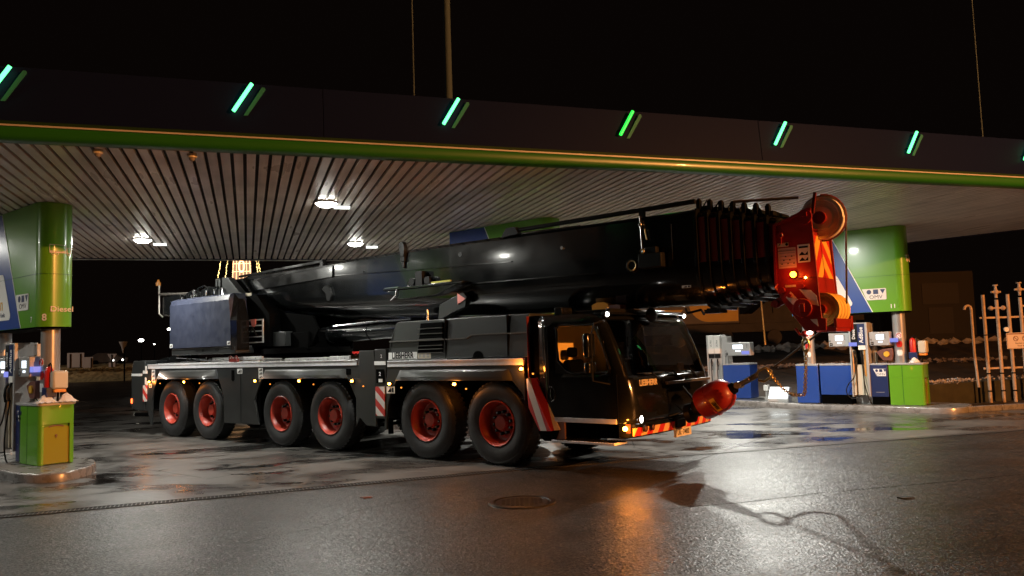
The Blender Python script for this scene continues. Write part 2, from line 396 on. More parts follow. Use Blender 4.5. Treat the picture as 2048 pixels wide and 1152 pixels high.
for (a, b2) in zip(DR[3:-1], DR[4:]):
    for off in (-.07, .06):
        aa = Vector(a); bb = Vector(b2); d = (bb - aa).normalized(); p = Vector((-d.y, d.x)) * off
        strip(aa + p, bb + p, .018, .0085)
    strip(a, b2, .09, .0083)
o = mb.mk('drain_cover', mat('drain_cover_steel', (.11, .105, .10), .4, metal=.4), smooth=0); tag(o, 'closed narrow metal drain cover continuing to the right edge', 'drain cover')
# hairline seams and cracks in the paving
mb = MB(); rnd = random.Random(21)
def crack(pts, wd, z):
    P = [Vector(p) for p in pts]; out = []
    for a, b2 in zip(P[:-1], P[1:]):
        n_ = max(2, int((b2 - a).length / .12)); d = (b2 - a).normalized(); q = Vector((-d.y, d.x))
        for k in range(n_): out.append(a.lerp(b2, k / n_) + q * rnd.uniform(-.014, .014))
    out.append(P[-1])
    for a, b2 in zip(out[:-1], out[1:]): strip(a, b2 + (b2 - a) * .15, wd * rnd.uniform(.5, 1.3), z)
crack([(1.46, 9.35), (2.78, 9.7), (3.85, 10.11), (4.92, 10.38), (6.32, 10.77), (8.5, 11.4)], .016, .0030)
crack([(-3.96, 11.20), (-3.90, 11.67), (-3.62, 12.06), (-3.1, 12.3)], .016, .0068); crack([(2.74, 13.85), (2.54, 14.25), (2.2, 15.0), (2.3, 16.0)], .012, .0068)
crack([(-2.9, 8.4), (-2.2, 9.1), (-2.0, 9.9), (-1.3, 10.6)], .010, .0031)
struct(mb.mk('paving_cracks', mat('crack_dark', (.006, .006, .006), .9, spec=.1), smooth=0))
# manhole in the asphalt
t = thing('manhole_cover', 'round cast iron manhole cover in the asphalt in front of the crane', 'manhole cover', (.04, 10.10, 0))
mb = MB(); mb.lathe([(.0005, .43), (.016, .42), (.020, .40), (.018, .36), (.0005, .345)], (0, 0, 0), 'z', 40); mb.mk('frame', 'iron', t)
mb = MB(); mb.lathe([(.001, .335), (.012, .335), (.012, .0001)], (0, 0, 0), 'z', 40)
for i in range(-5, 6):
    for j in range(-5, 6):
        if i * i + j * j < 24: mb.box(i * .058 - .02, i * .058 + .02, j * .058 - .02, j * .058 + .02, .011, .017)
mb.mk('lid', 'iron', t)
# tar stain / leaves are left to the material; one dropped leaf and paper bits
for k, (px, py, lb, cl) in enumerate([(-2.05, 10.75, 'brown wet leaf lying on the asphalt left of the manhole', (.16, .045, .02)), (4.6, 9.6, 'small black rag scrap lying on the asphalt at the right', (.008, .008, .008)), (-4.95, 11.75, 'small white litter scrap on the wet concrete by the left island', (.6, .58, .55))]):
    mb = MB(); nn = 11; rr = .10 if k else .09
    if k == 2: rr = .035
    pts = [(math.cos(6.283 * i / nn) * rr * random.uniform(.5, 1.3), math.sin(6.283 * i / nn) * rr * .6 * random.uniform(.6, 1.2)) for i in range(nn)]
    mb.prism(pts, .001, .012, 'z'); o = mb.mk(('leaf', 'rag', 'litter')[k], mat('litter%d' % k, cl, .6), loc=(px, py, .006)); tag(o, lb, ('leaf', 'rag', 'litter')[k])

# ================================================================ CANOPY
ZT = 5.80; E0, WB = -26.0, 12.75
def wmax(e): return min(WB, max(.2, (18.9 - e) / .455 - .15))
cano = thing('filling_station_canopy', 'large flat filling station canopy with dark fascia, green lower edge and slatted ceiling', 'canopy', CO, CYAW)
ER = 18.9; ERb = 18.9 - .455 * (WB + .15)
mb = MB(); mb.prism([(E0, -.10), (ER - .05, -.10), (ERb, WB), (E0, WB)], 4.93, ZT, 'z'); mb.mk('roof', 'dark', cano, smooth=0)
mb = MB(); e = -3.864 - .178 * 124
while e < ER - .2:
    x0, x1 = e + .026, e + .152
    mb.prism([(x0, -.06), (x1, -.06), (x1, wmax(x1)), (x0, wmax(x0))], ZC, ZC + .045, 'z'); e += .178
mb.mk('ceiling_slats', 'slat', cano, smooth=0)
mb = MB(); mb.prism([(E0, -.05), (ER - .06, -.05), (ERb - .01, WB - .01), (E0, WB - .01)], ZC + .09, ZC + .095, 'z'); mb.mk('ceiling_backing', mat('ceiling_gap', (.05, .045, .04), .8), cano, smooth=0)
# front: dark fascia, trim, rounded green edge
mb = MB(); es = [E0, -18.8, -9.7, -.62 + .0, 3.98, 4.73, 13.5, ER]
es = [E0, -12.1, -2.95, 4.6, 13.7, ER]
for a, b2 in zip(es[:-1], es[1:]): mb.prism([(-.20, 5.085), (-.13, ZT + .03), (-.06, ZT + .03), (-.11, 5.085)], a + .004, b2 - .004, 'x')
mb.mk('fascia', 'fascia', cano, smooth=0, bevel=.004)
mb = MB(); mb.box(E0, ER, -.245, -.11, 5.007, 5.030); mb.mk('trim_strip', 'trim', cano)
mb = MB(); mb.box(E0, ER, -.222, -.11, 5.036, 5.080); mb.mk('upper_trim', mat('upper_trim_dark', (.012, .035, .008), .6, spec=.1), cano)
mb = MB(); pr = [(-.11, 5.004), (-.225, 5.004), (-.238, 4.97), (-.238, 4.90), (-.225, 4.865), (-.20, 4.84), (-.16, 4.826), (-.06, 4.822), (-.06, 5.004)]
mb.prism(pr, E0, ER, 'x'); mb.mk('green_edge', 'greendark', cano, smooth=50)
mb = MB(); mb.prism([(E0, WB + .002), (ERb, WB + .002), (ERb, WB + .09), (E0, WB + .09)], 4.80, ZT, 'z')
mb.prism([(ER, -.2), (ERb, WB), (ERb + .1, WB + .05), (ER + .1, -.15)], 4.80, ZT, 'z'); mb.mk('rear_fascia', 'fascia', cano, smooth=0)
mb = MB(); mb.box(E0, ERb, WB - .03, WB + .10, 4.775, 4.797); mb.mk('rear_trim', 'lgrey', cano)
M_['stick_green'] = emis('pure_green_light_tube', (.03, 1.0, .08), 1.6)
M_['ubar'] = mat('unlit_green_bar', (.030, .17, .16), .5, spec=.1)
# green light tubes standing off the fascia
for k in range(8):
    e = -10.15 + 3.01 * k + (.02 if k % 2 else 0) - (.07 if k == 7 else 0)
    mb = MB(); mb.cyl((e - .060, -.235, 5.385), (e + .190, -.225, 5.80), .027, 12)
    ls = mb.mk('light_tube', 'stick_green' if k == 4 else 'stick', cano)
    mb = MB(); mb.prism([(e + .075, 5.345), (e + .13, 5.345), (e + .375, 5.735), (e + .365, 5.765), (e + .335, 5.77), (e + .32, 5.76)], -.188, -.175, 'y'); mb.mk('unlit_bar', M_['ubar'], cano)
    mb = MB(); mb.cyl((e - .05, -.23, 5.47), (e - .05, -.17, 5.47), .010, 8); mb.cyl((e + .12, -.22, 5.74), (e + .12, -.14, 5.74), .010, 8)
    mb.mk('bracket', 'dark', ls)

# recessed round lights with a small emergency light beside each
def ceiling_lamp(p, label, W, e_label=None, eoff=None, size=.22):
    t = thing('ceiling_light', label, 'ceiling light', p, CYAW, 'round canopy ceiling lights')
    mb = MB(); mb.lathe([(0, .225), (-.03, .225), (-.035, .205), (-.004, .19), (0, .19)], (0, 0, 0), 'z', 32); mb.mk('rim', 'lgrey', t)
    mb = MB(); mb.lathe([(-.010, .188), (-.050, .175), (-.085, .13), (-.098, .07), (-.10, .0001)], (0, 0, 0), 'z', 32); mb.mk('lens', 'lens', t)  # lens bulges downward to stand in for the bloom around the lamp
    d = bpy.data.lights.new('lamp_light', 'AREA'); d.shape = 'DISK'; d.size = size; d.energy = W; d.color = (1, .99, .90)
    lo = bpy.data.objects.new('lamp_light', d); COL.objects.link(lo); lo.parent = t; lo.location = (0, 0, -.105)
    if e_label:
        q = thing('emergency_light', e_label, 'emergency light', Vector(p) + Vector(eoff), CYAW, 'small emergency lights beside the round lights')
        mb = MB(); mb.box(-.17, .17, -.05, .05, -.05, 0); mb.mk('housing', 'lgrey', q, bevel=.008)
        mb = MB(); mb.box(-.15, .15, -.062, -.035, -.046, -.012); mb.box(-.15, .15, -.04, .04, -.056, -.049); mb.mk('diffuser', 'slit', q)
zl = ZC - .001
shift = tu * 5.0 + tn * 8.35
A, B, C_ = Vector((-3.48, 14.85, zl)), Vector((-8.78, 18.71, zl)), Vector((-4.05, 20.48, zl))
ceiling_lamp(A, 'bright round ceiling light nearest the camera, above the rear half of the crane', LAMP_W * .9, 'small white strip light beside the nearest round ceiling light', (.20, .45, 0))
ceiling_lamp(B, 'bright round ceiling light at the left near the green sign', LAMP_W, 'small white strip light beside the left round ceiling light', (.06, .80, 0))
ceiling_lamp(C_, 'bright round ceiling light near the back edge of the canopy above the boom', LAMP_W, 'small white strip light beside the back round ceiling light', (.28, .80, 0))
ceiling_lamp(A + shift, 'round ceiling light hidden behind the boom sections, over the second lane', LAMP_W * 2.5)
ceiling_lamp(B + shift, 'round ceiling light hidden behind the middle of the boom', LAMP_W * 1.3)
ceiling_lamp(Vector((7.2, 26.2, zl)), 'round ceiling light hidden behind the boom, in front of the right pumps', LAMP_W * 1.5)
ceiling_lamp(A - shift, 'round ceiling light over the lane beyond the left picture edge, nearest', LAMP_W * .6)
ceiling_lamp(B - shift, 'round ceiling light over the lane beyond the left picture edge, farthest left', LAMP_W * .6)
ceiling_lamp(C_ - shift, 'round ceiling light over the lane beyond the left picture edge, at the back', LAMP_W * .6)
# little cameras under the front edge
def camera_dome(e, label):
    t = thing('security_camera', label, 'security camera', Cn(e, .10, ZC), CYAW, 'small fittings under the canopy edge')
    mb = MB(); mb.lathe([(0, .07), (-.05, .07), (-.055, .05)], (0, 0, 0), 'z', 20); mb.mk('base', 'plast', t)
    mb = MB(); mb.sphere((0, 0, -.055), .045, 8); mb.mk('dome', mat('dome_pale', (.26, .24, .24), .5), t)
camera_dome(-5.95, 'small pale dome fitting under the canopy edge, left of the other one')
camera_dome(-4.75, 'small pale dome fitting under the canopy edge above the left pump island')
# masts and rods standing on the roof
t = thing('roof_mast', 'thick pale grey mast rising from the canopy roof into the night', 'mast', (-1.265, 17.2, ZT))
mb = MB(); mb.cyl((0, 0, 0), (0, 0, 7), .085, 20, .07); mb.mk('pole', 'mast', t); mb = MB(); mb.box(-.2, .2, -.2, .2, 0, .03); mb.mk('base_plate', 'mast', t, bevel=.005)
for nm, px, py, lb in (('lightning_rod', -1.78, 15, 'thin rod on the canopy roof left of the thick mast'), ('lightning_rod', 11.0, 18, 'thin rod on the canopy roof at the far right')):
    t = thing(nm, lb, 'rod', (px, py, ZT), 0, 'thin rods on the canopy roof')
    mb = MB(); mb.cyl((0, 0, 0), (0, 0, 6), .016, 8, .012); mb.mk('rod', 'mast', t); mb = MB(); mb.cyl((0, 0, 0), (0, 0, .12), .05, 10); mb.mk('foot', 'dark', t)

# ================================================================ PUMP ISLANDS (local: x=0 at the sign's end, y=0 axis, sign's broad faces at y=+-0.3)
def logo(mb, x, z, s, y):
    "dots and wedge mark: round, bar, arch, wedge"
    r = .20 * s
    mb.prism([(x - .55 * s + math.cos(a / 12 * 6.283) * r, z + math.sin(a / 12 * 6.283) * r) for a in range(12)], y - .002, y, 'y')
    mb.prism([(x - .20 * s, z - r), (x + .22 * s, z - r), (x + .22 * s, z + r), (x - .20 * s, z + r)], y - .002, y, 'y')
    mb.prism([(x + .36 * s, z + r), (x + .80 * s, z + r), (x + .58 * s, z - r)], y - .002, y, 'y')
def round_end(x_end, back, hy, r, n=7):
    pts = [(back, -hy)]
    pts += [(x_end - r + r * math.sin(a * math.pi / 2 / n), -hy + r - r * math.cos(a * math.pi / 2 / n)) for a in range(n + 1)]
    pts += [(x, -y) for x, y in pts[::-1]]
    return pts
def sign(E, yc, num, where, extra):
    t = thing('hanging_sign', 'tall green and blue pump sign under the ceiling, ' + where, 'sign', T(E, yc, 0), TYAW, 'green and blue signs above the pump islands')
    mb = MB(); mb.prism(round_end(0, -3.0, .3, .24), 2.58, ZC - .01, 'z'); body = mb.mk('green_body', 'green', t, smooth=50)
    mb = MB(); mb.prism(round_end(.012, -3.0, .312, .25), 3.52, 3.526, 'z'); mb.mk('panel_joint', 'greendark', body)
    mb = MB(); mb.prism(round_end(-.03, -2.98, .27, .22), 2.55, 2.579, 'z'); mb.mk('underside', 'dark', t)
    for sg in (-1, 1):
        y0, y1 = sorted((sg * .301, sg * .306))
        mb = MB(); mb.prism([(-2.995, 2.585), (-.88, 2.585), (-1.88, ZC - .02), (-2.995, ZC - .02)], y0, y1, 'y'); mb.mk('blue_panel', 'blue' if sg < 0 else 'blue', t, smooth=0)
        mb = MB(); mb.prism([(-.878, 2.585), (-.855, 2.585), (-1.855, ZC - .02), (-1.878, ZC - .02)], y0, y1, 'y'); mb.mk('white_edge_line', 'white', t, smooth=0)
    y = -.309
    pts = [(-2.9, 2.76), (-1.42, 2.76), (-1.37, 2.80), (-1.36, 2.86), (-1.70, 3.57), (-1.74, 3.62), (-1.80, 3.64), (-2.9, 3.64)]
    mb = MB(); mb.prism(pts, y - .003, y + .002, 'y'); wp = mb.mk('white_panel', 'paper', t, smooth=0)
    if extra:
        text('MAXX', .34, (-1.90, y - .005, 3.32), SX, SZ, 'navy', 'lettering', wp, .01, align='RIGHT')
        text('Motion', .34, (-1.72, y - .005, 3.06), SX, SZ, 'yellow', 'lettering', wp, .01, align='RIGHT', sx=.9)
        text('performance fuels', .12, (-1.62, y - .005, 2.86), SX, SZ, 'navy', 'lettering', wp, .0, align='RIGHT')
    mb = MB(); mb.prism([(-1.10, 3.20), (-.52, 3.20), (-.50, 3.18), (-.50, 2.92), (-.52, 2.90), (-.96, 2.90), (-1.00, 2.93)], y - .002, y + .008, 'y'); lp = mb.mk('logo_plate', 'paper', t, smooth=0)
    mb = MB(); logo(mb, -.76, 3.115, .30, y - .002); mb.mk('logo_mark', 'navy', lp, smooth=0)
    text('OMV', .13, (-.76, y - .003, 2.975), SX, SZ, 'ink', 'lettering', lp, -.004, sx=1.15)
    c = math.cos(R(45))
    if num == 8:
        text('7', .14, (-.38, -.303, 2.71), SX, SZ, 'white', 'number', t, .01)
        text('8', .17, (-.045, -.213, 2.74), (c, c, 0), SZ, 'white', 'number', t, .02)
        text('Diesel', .135, (.002, .06, 2.89), (0, 1, 0), SZ, mat('sign_print_pale', (.75, .62, .50), .5), 'lettering', t, .012, sx=1.15)
    else:
        text(str(num), .15, (-.36, -.303, 2.71), SX, SZ, 'white', 'number', t, .015, sx=1.1)
    # lorry pictogram on the rounded end
    mb = MB(); x = .003
    def fr(y0, y1, z0, z1, th=.008):
        for a in ((y0, y1, z0, z0 + th), (y0, y1, z1 - th, z1), (y0, y0 + th, z0, z1), (y1 - th, y1, z0, z1)): mb.box(x - .001, x + .003, *a)
    fr(-.16, .12, 3.93, 4.05); mb.box(x - .001, x + .003, -.16, .15, 3.90, 3.92); fr(.13, .20, 3.90, 4.0)
    for yy in (-.10, -.03, .16): mb.ring((x, yy, 3.885), .022, .005, 'x', 16, 4)
    mb.mk('lorry_pictogram', mat('pictogram_pale', (.75, .60, .45), .5), t, smooth=0)
    return t
def column(x, E, yc, label):
    t = thing('canopy_column', label, 'column', T(E + x, yc, 0), TYAW, 'round steel columns under the signs')
    mb = MB(); mb.cyl((0, 0, .15), (0, 0, 2.555), .155, 36, caps=False); mb.mk('shaft', 'column', t)
    mb = MB(); mb.lathe([(.15, .19), (.19, .19), (.20, .16)], (0, 0, 0), 'z', 32); mb.mk('collar', 'lgrey', t)
    for zz, cl in ((1.95, 'firered'), (1.72, 'firered'), (1.50, 'white')):
        mb = MB()
        for k in range(9):
            a0 = R(-112 + k * 6); a1 = R(-112 + k * 6 + 6)
            h = .075
            if k in (0, 8): h = .045
            mb.quad(*[(math.cos(a) * .1575, math.sin(a) * .1575, z) for a, z in ((a0, zz - h), (a1, zz - h), (a1, zz + h), (a0, zz + h))])
        st = mb.mk('sticker', 'white' if zz != 1.72 else 'firered', t)
        if zz == 1.95:
            c = Vector((math.cos(R(-85)), math.sin(R(-85)), 0)) * .160; mb = MB(); mb.ring((0, 0, 0), .052, .008, 'y', 20, 5); mb.box(-.045, .045, -.004, .004, -.006, .006)
            r_ = mb.mk('ban_symbol', 'firered', st); r_.location = c + Vector((0, 0, zz)); r_.rotation_euler = (0, R(45), R(5))
    return t
def cabinet_green(x, E, yc, label):
    t = thing('service_cabinet', label, 'cabinet', T(E + x, yc, 0), TYAW, 'green service cabinets at the island ends')
    # body: rounded end, deep niche in the end face under an arch
    mb = MB(); mb.prism(round_end(0, -.82, .30, .06, 4), .86, 1.19, 'z'); mb.mk('upper_body', 'green', t, smooth=50)
    mb = MB(); rr_ = round_end(0, -.82, .30, .06, 4); hh_ = len(rr_) // 2; mb.prism(rr_[:hh_] + [(0, -.214), (-.06, -.214), (-.06, .214), (0, .214)] + rr_[hh_:], .16, .858, 'z'); mb.mk('lower_body', 'green', t, smooth=50)
    mb = MB(); pts = [(-.212, .172), (.212, .172), (.212, .80)] + [(.212 - .0424 * i, .80 + .045 * math.sin(math.pi * i / 10)) for i in range(1, 10)] + [(-.212, .80)]
    mb.prism(pts, -.05, -.028, 'x'); d = mb.mk('door', 'door', t, smooth=0)
    mb = MB(); mb.tube([(-.02, -.12 + .03 * i, .815 + .02 * math.sin(math.pi * i / 8)) for i in range(9)], .010, 6); mb.mk('handle', 'brown', d)
    mb = MB(); mb.cyl((-.03, 0, .66), (-.015, 0, .66), .02, 10); mb.box(-.02, -.012, -.008, .008, .62, .66); mb.mk('lock', 'brown', d)
    mb = MB(); mb.box(-.505, -.495, -.3035, -.299, .17, 1.18); mb.mk('panel_gap', 'greendark', t)
    mb = MB(); mb.prism(round_end(.025, -.84, .325, .08, 5), 1.19, 1.235, 'z'); mb.mk('worktop', 'lgrey', t, bevel=.006)
    return t
def cabinet_blue(x0, x1, E, yc, label, z0=.40, plate=False, grp='blue cabinets on the right island'):
    t = thing('blue_cabinet', label, 'cabinet', T(E + x0, yc, 0), TYAW, grp); L = x1 - x0
    mb = MB(); mb.box(0, L, -.30, .30, z0, 1.19); bd = mb.mk('body', 'navy' if plate else 'blue', t, bevel=.01)
    mb = MB(); mb.box(-.005, L + .005, -.31, .31, 1.192, 1.235); mb.mk('top', 'lgrey', t, bevel=.005)
    if z0 > .3: mb = MB(); mb.box(.01, L - .01, -.27, .27, .155, z0 - .002); mb.mk('plinth', 'dark', t)
    if plate:
        mb = MB(); mb.prism([(.08, 1.09), (L - .04, 1.09), (L - .04, .90), (.17, .90)], -.306, -.299, 'y'); lp = mb.mk('logo_plate', 'paper', t, smooth=0)
        mb = MB(); logo(mb, L / 2 + .05, 1.045, .18, -.306); mb.mk('logo_mark', 'navy', lp, smooth=0)
        text('OMV', .085, (L / 2 + .05, -.307, .945), SX, SZ, 'ink', 'lettering', lp, -.004, sx=1.2)
        mb = MB(); mb.box(.12, L - .1, -.304, -.299, .475, .485); mb.mk('print_line', 'lgrey', t)
    return t
def display(t, x0, x1, z0, z1, num, y=-.30):
    mb = MB(); mb.box(x0, x1, y + .02, y + .30, z0, z1); hd = mb.mk('display_head', 'lgrey', t, bevel=.012)
    cx = (x0 + x1) / 2 + .02; w_ = (x1 - x0)
    mb = MB(); mb.box(cx - w_ * .20, cx + w_ * .18, y + .012, y + .022, z1 - .20, z1 - .07); mb.mk('screen', 'screen', hd)
    mb = MB(); mb.box(cx - w_ * .10, cx + w_ * .10, y + .012, y + .022, z1 - .285, z1 - .245); mb.mk('price_screen', 'screen', hd)
    mb = MB(); mb.box(x0 + .03, x0 + .10, y + .012, y + .022, z0 + .02, z0 + .10); mb.box(x0 + .03, x0 + .055, y + .012, y + .022, z0 + .14, z0 + .165)
    for k in range(4): mb.box(x1 - .12, x1 - .10, y + .014, y + .022, z1 - .07 - k * .035, z1 - .055 - k * .035)
    mb.mk('keys', 'ink', hd); text(num, .06, (x0 + .065, y + .010, z0 + .06), SX, SZ, 'white', 'number', hd, .0)
    return hd
def nozzle(t, x, z, y=-.36, m='ink'):
    mb = MB(); mb.tube([(x, y + .05, z), (x + .01, y, z - .10), (x + .03, y - .02, z - .22), (x + .02, y, z - .34)], .022, 8); mb.tube([(x + .04, y, z - .06), (x + .07, y - .01, z - .16), (x + .03, y, z - .26)], .008, 6)
    return mb.mk('nozzle', m, t)
def hose(t, pts):
    # smooth sampled curve through points
    P = [Vector(p) for p in pts]; out = []
    for i in range(len(P) - 1):
        p0, p1, p2, p3 = P[max(i - 1, 0)], P[i], P[i + 1], P[min(i + 2, len(P) - 1)]
        for k in range(6):
            u = k / 6; out.append(.5 * ((2 * p1) + (-p0 + p2) * u + (2 * p0 - 5 * p1 + 4 * p2 - p3) * u * u + (-p0 + 3 * p1 - 3 * p2 + p3) * u ** 3))
    out.append(P[-1]); mb = MB(); mb.tube(out, .014, 7); return mb.mk('hose', 'ink', t)
def pump_double(E, yc, label, n1, n2):
    t = thing('fuel_pump', label, 'fuel pump', T(E, yc, 0), TYAW, 'fuel pumps')
    mb = MB(); mb.box(-1.50, -1.46, -.34, .05, .36, 2.32); mb.box(-1.09, -1.03, -.34, .05, .36, 2.32); mb.box(-1.50, -1.03, -.02, .28, .16, 2.30); mb.box(-1.46, -1.09, -.34, 0, 2.29, 2.32); mb.mk('tower', 'lgrey', t, bevel=.006)
    mb = MB(); mb.box(-1.459, -1.285, -.345, -.30, 1.70, 2.288); pl = mb.mk('black_head_panel', 'ink', t); text('Diesel', .11, (-1.375, -.348, 2.02), (0, 0, 1), (-1, 0, 0), 'white', 'lettering', pl, .012)
    mb = MB(); mb.box(-1.275, -1.091, -.345, -.30, 1.72, 2.288); pl = mb.mk('blue_head_panel', 'navy', t); text('AdBlue', .145, (-1.185, -.348, 1.99), (0, 0, 1), (-1, 0, 0), 'white', 'lettering', pl, .015)
    mb = MB(); mb.box(-1.275, -1.091, -.345, -.30, 1.60, 1.715); mb.mk('white_label', 'paper', t)
    mb = MB(); mb.box(-1.459, -1.40, -.28, -.05, .40, 1.60); mb.box(-1.36, -1.22, -.26, -.05, .40, 1.2); mb.box(-1.18, -1.10, -.28, -.05, .40, 1.62); mb.mk('inner_panels', 'plast', t)
    mb = MB(); mb.box(-1.459, -1.091, -.06, -.03, .38, 2.25); mb.mk('recess', 'dark', t)
    mb = MB(); mb.box(-1.16, -1.12, -.30, -.285, .9, 1.6); mb.box(-1.44, -1.42, -.30, -.285, 1.0, 1.55); mb.mk('orange_edge', 'orange', t)
    nozzle(t, -1.40, 1.58); nozzle(t, -1.22, 1.60)
    hose(t, [(-1.38, -.34, 1.28), (-1.40, -.40, .9), (-1.55, -.44, .7), (-1.62, -.44, .5), (-1.52, -.42, .33), (-1.30, -.38, .34)])
    hose(t, [(-1.20, -.34, 1.28), (-1.16, -.42, .8), (-1.10, -.46, .5), (-1.03, -.46, .25), (-.98, -.44, .17)])
    display(t, -2.05, -1.52, 1.70, 2.06, n1); display(t, -1.00, -.50, 1.70, 2.06, n2)
    mb = MB(); mb.box(-1.51, -1.30, -.352, -.31, 1.70, 1.80); mb.box(-.50, -.33, -.27, -.05, 1.78, 1.88); mb.mk('lit_keypad', 'screenblue', t)
    mb = MB(); mb.box(-1.02, -.94, .0, .20, .9, 2.0); mb.mk('rear_post', 'plast', t)
    return t
def hose_reel(E, yc, label):
    t = thing('hose_reel', label, 'hose reel', T(E - .62, yc - .12, 1.47), TYAW, 'brown hose reels on the island ends')
    mb = MB(); mb.prism([(-.26, .06), (-.10, .13), (.14, .16), (.16, .02), (.12, -.17), (-.10, -.16), (-.18, -.06)], -.07, .07, 'y'); mb.mk('housing', 'brown', t, bevel=.01)
    mb = MB(); mb.lathe([(-.10, .0001), (-.10, .07), (-.07, .075)], (0, 0, 0), 'y', 24); mb.mk('hub', 'yellow', t)
    mb = MB(); mb.tube([(.0, 0, -.16), (-.03, .05, -.235)], .012, 6); mb.mk('stand', 'ink', t)
    return t
def extinguisher(E, yc, label, xx=.0):
    t = thing('fire_extinguisher', label, 'fire extinguisher', T(E + xx, yc - .1, 1.235), TYAW, 'red fire extinguishers')
    mb = MB(); mb.lathe([(.22, .0001), (.22, .075), (.56, .075), (.62, .05), (.64, .025), (.64, .0001)], (0, 0, 0), 'z', 20); mb.mk('cylinder', 'firered', t)
    mb = MB(); mb.cyl((0, 0, .64), (0, 0, .68), .02, 8); mb.tube([(0, 0, .67), (.06, 0, .70), (.10, 0, .66), (.11, 0, .5)], .010, 6); mb.mk('valve', 'ink', t)
    mb = MB(); mb.box(-.09, .11, -.085, .085, .10, .27); mb.mk('bracket_box', 'navy', t, bevel=.006)
    mb = MB(); mb.box(-.06, .05, -.06, .06, .0, .10); mb.mk('foot', 'navy', t)
    return t
def dispenser(E, yc, xx, yy, label):
    t = thing('towel_dispenser', label, 'towel dispenser', T(E + xx, yc + yy, 1.235), TYAW, 'pale towel dispensers')
    mb = MB(); mb.box(-.10, .10, -.13, .13, .24, .56); mb.mk('case', 'plast', t, bevel=.035)
    mb = MB(); mb.box(-.10, .08, -.10, .10, .18, .235); mb.mk('tray', 'orange', t, bevel=.01)
    mb = MB(); mb.tube([(-.02, 0, .18), (-.05, 0, 0)], .02, 8); mb.mk('stand', 'ink', t)
    return t
def towels(E, yc, xx, yy, label):
    t = thing('paper_towels', label, 'paper towels', T(E + xx, yc + yy, 1.237), TYAW, 'crumpled paper towels')
    mb = MB(); rnd = random.Random(int(E * 10) + 3)
    v = []; f = []; nn = 10
    for i in range(nn + 1):
        for j in range(nn + 1):
            x = (i / nn - .5) * .24; y = (j / nn - .5) * .34; r = min(1, math.hypot(x / .12, y / .17)); v.append((x + rnd.uniform(-.012, .012), y + rnd.uniform(-.012, .012), max(.002, .17 * (1 - r) + rnd.uniform(-.02, .02))))
    for i in range(nn):
        for j in range(nn): a = i * (nn + 1) + j; f.append((a, a + 1, a + nn + 2, a + nn + 1))
    mb.add(v, f); mb.mk('crumpled_sheets', 'paper', t, smooth=0)
    return t
def kerb(poly, label, loc):
    t = thing('pump_island', label, 'pump island', (0, 0, 0), 0, 'raised pump islands')
    n = len(poly)
    def inset(d):
        cx = sum(p[0] for p in poly) / n; cy = sum(p[1] for p in poly) / n; out = []
        for i in range(n):
            a = Vector(poly[i - 1]); b = Vector(poly[i]); c = Vector(poly[(i + 1) % n]); e1 = (b - a).normalized(); e2 = (c - b).normalized()
            nn = (Vector((-e1.y, e1.x)) + Vector((-e2.y, e2.x))).normalized(); out.append(b + nn * d)
        return out
    rings = [(0, 0), (0, .125), (.012, .145), (.03, .15), (.10, .15)]; mb = MB(); v = []; f = []
    for d, z in rings: v += [(*T(p[0], p[1], z),) for p in inset(d)]
    for k in range(len(rings) - 1):
        for i in range(n): f.append((k * n + i, k * n + (i + 1) % n, (k + 1) * n + (i + 1) % n, (k + 1) * n + i))
    mb.add(v, f); mb.mk('kerb_edge', 'kerb', t, smooth=50)
    mb = MB(); mb.add([tuple(T(p[0], p[1], .150)) for p in inset(.10)], [tuple(range(n))]); mb.mk('paving', mat('island_paving', (.17, .165, .155), .35, var=.2, vscale=5, rvar=.15), t)
    return t
def nose(xe, yc, hw, r=.55, n=8):
    return [(xe - r + r * math.sin(a / n * math.pi / 2), yc - hw + r - r * math.cos(a / n * math.pi / 2)) for a in range(n + 1)] + [(xe - r + r * math.cos(a / n * math.pi / 2), yc + hw - r + r * math.sin(a / n * math.pi / 2)) for a in range(n + 1)]
EL, EM, ER_ = -6.6, -1.65, 3.68
YL, YM, YR = -4.18, 4.25, 12.5
kerb([(-16, -5.0), (-6.8, -5.0), (-6.2, -4.99), (-5.75, -4.92), (-5.5, -4.75), (-5.42, -4.55), (-5.47, -4.32), (-5.75, -3.97), (-6.15, -3.70), (-6.7, -3.50), (-16, -3.42)], 'raised rounded kerb island under the left green cabinet', 0)
kerb([(-12, YM - .6)] + nose(-.6, YM, .6) + [(-12, YM + .6)], 'raised kerb island hidden behind the crane', 0)
kerb([(-8, 13.0), (-1.5, 12.9), (.3, 12.2)] + nose(4.85, 12.55, .85) + [(3.0, 13.5), (.6, 14.6), (-8, 14.9)], 'long raised kerb island carrying the right hand pumps', 0)
sign(EL, YL, 8, 'numbered 8 with the word Diesel', True)
sign(EM, YM, 9, 'the middle one showing above the boom', False)
sign(ER_, YR, 11, 'numbered 11 above the right island', False)
column(-.32, EL, YL, 'silver column standing behind the left green cabinet')
column(-2.65, EL, YL, 'silver column of the left island behind the pump at the picture edge')
column(-.32, ER_, YR, 'silver column at the end of the right island')
column(-2.68, ER_, YR, 'silver column of the right island behind the boom head')
column(-.32, EM, YM, 'silver column of the middle island hidden by the crane')
cabinet_green(.0, EL, YL, 'green cabinet with glossy door, yellow reflection in its colour, on the left island end')
cabinet_green(.25, ER_, YR, 'green cabinet at the end of the right island')
pump_double(EL, YL, 'fuel pump with AdBlue panel at the left picture edge', '7', '8')
pump_double(ER_, YR, 'grey fuel pump with two lit displays on the right island', '11', '21')
cabinet_blue(-1.03, -.84, EL, YL, 'narrow dark blue cabinet beside the left green cabinet', .18, True, 'dark blue cabinets')
cabinet_blue(-1.03, -.60, ER_, YR, 'dark blue cabinet with white logo plate next to the green cabinet', .36, True, 'dark blue cabinets')
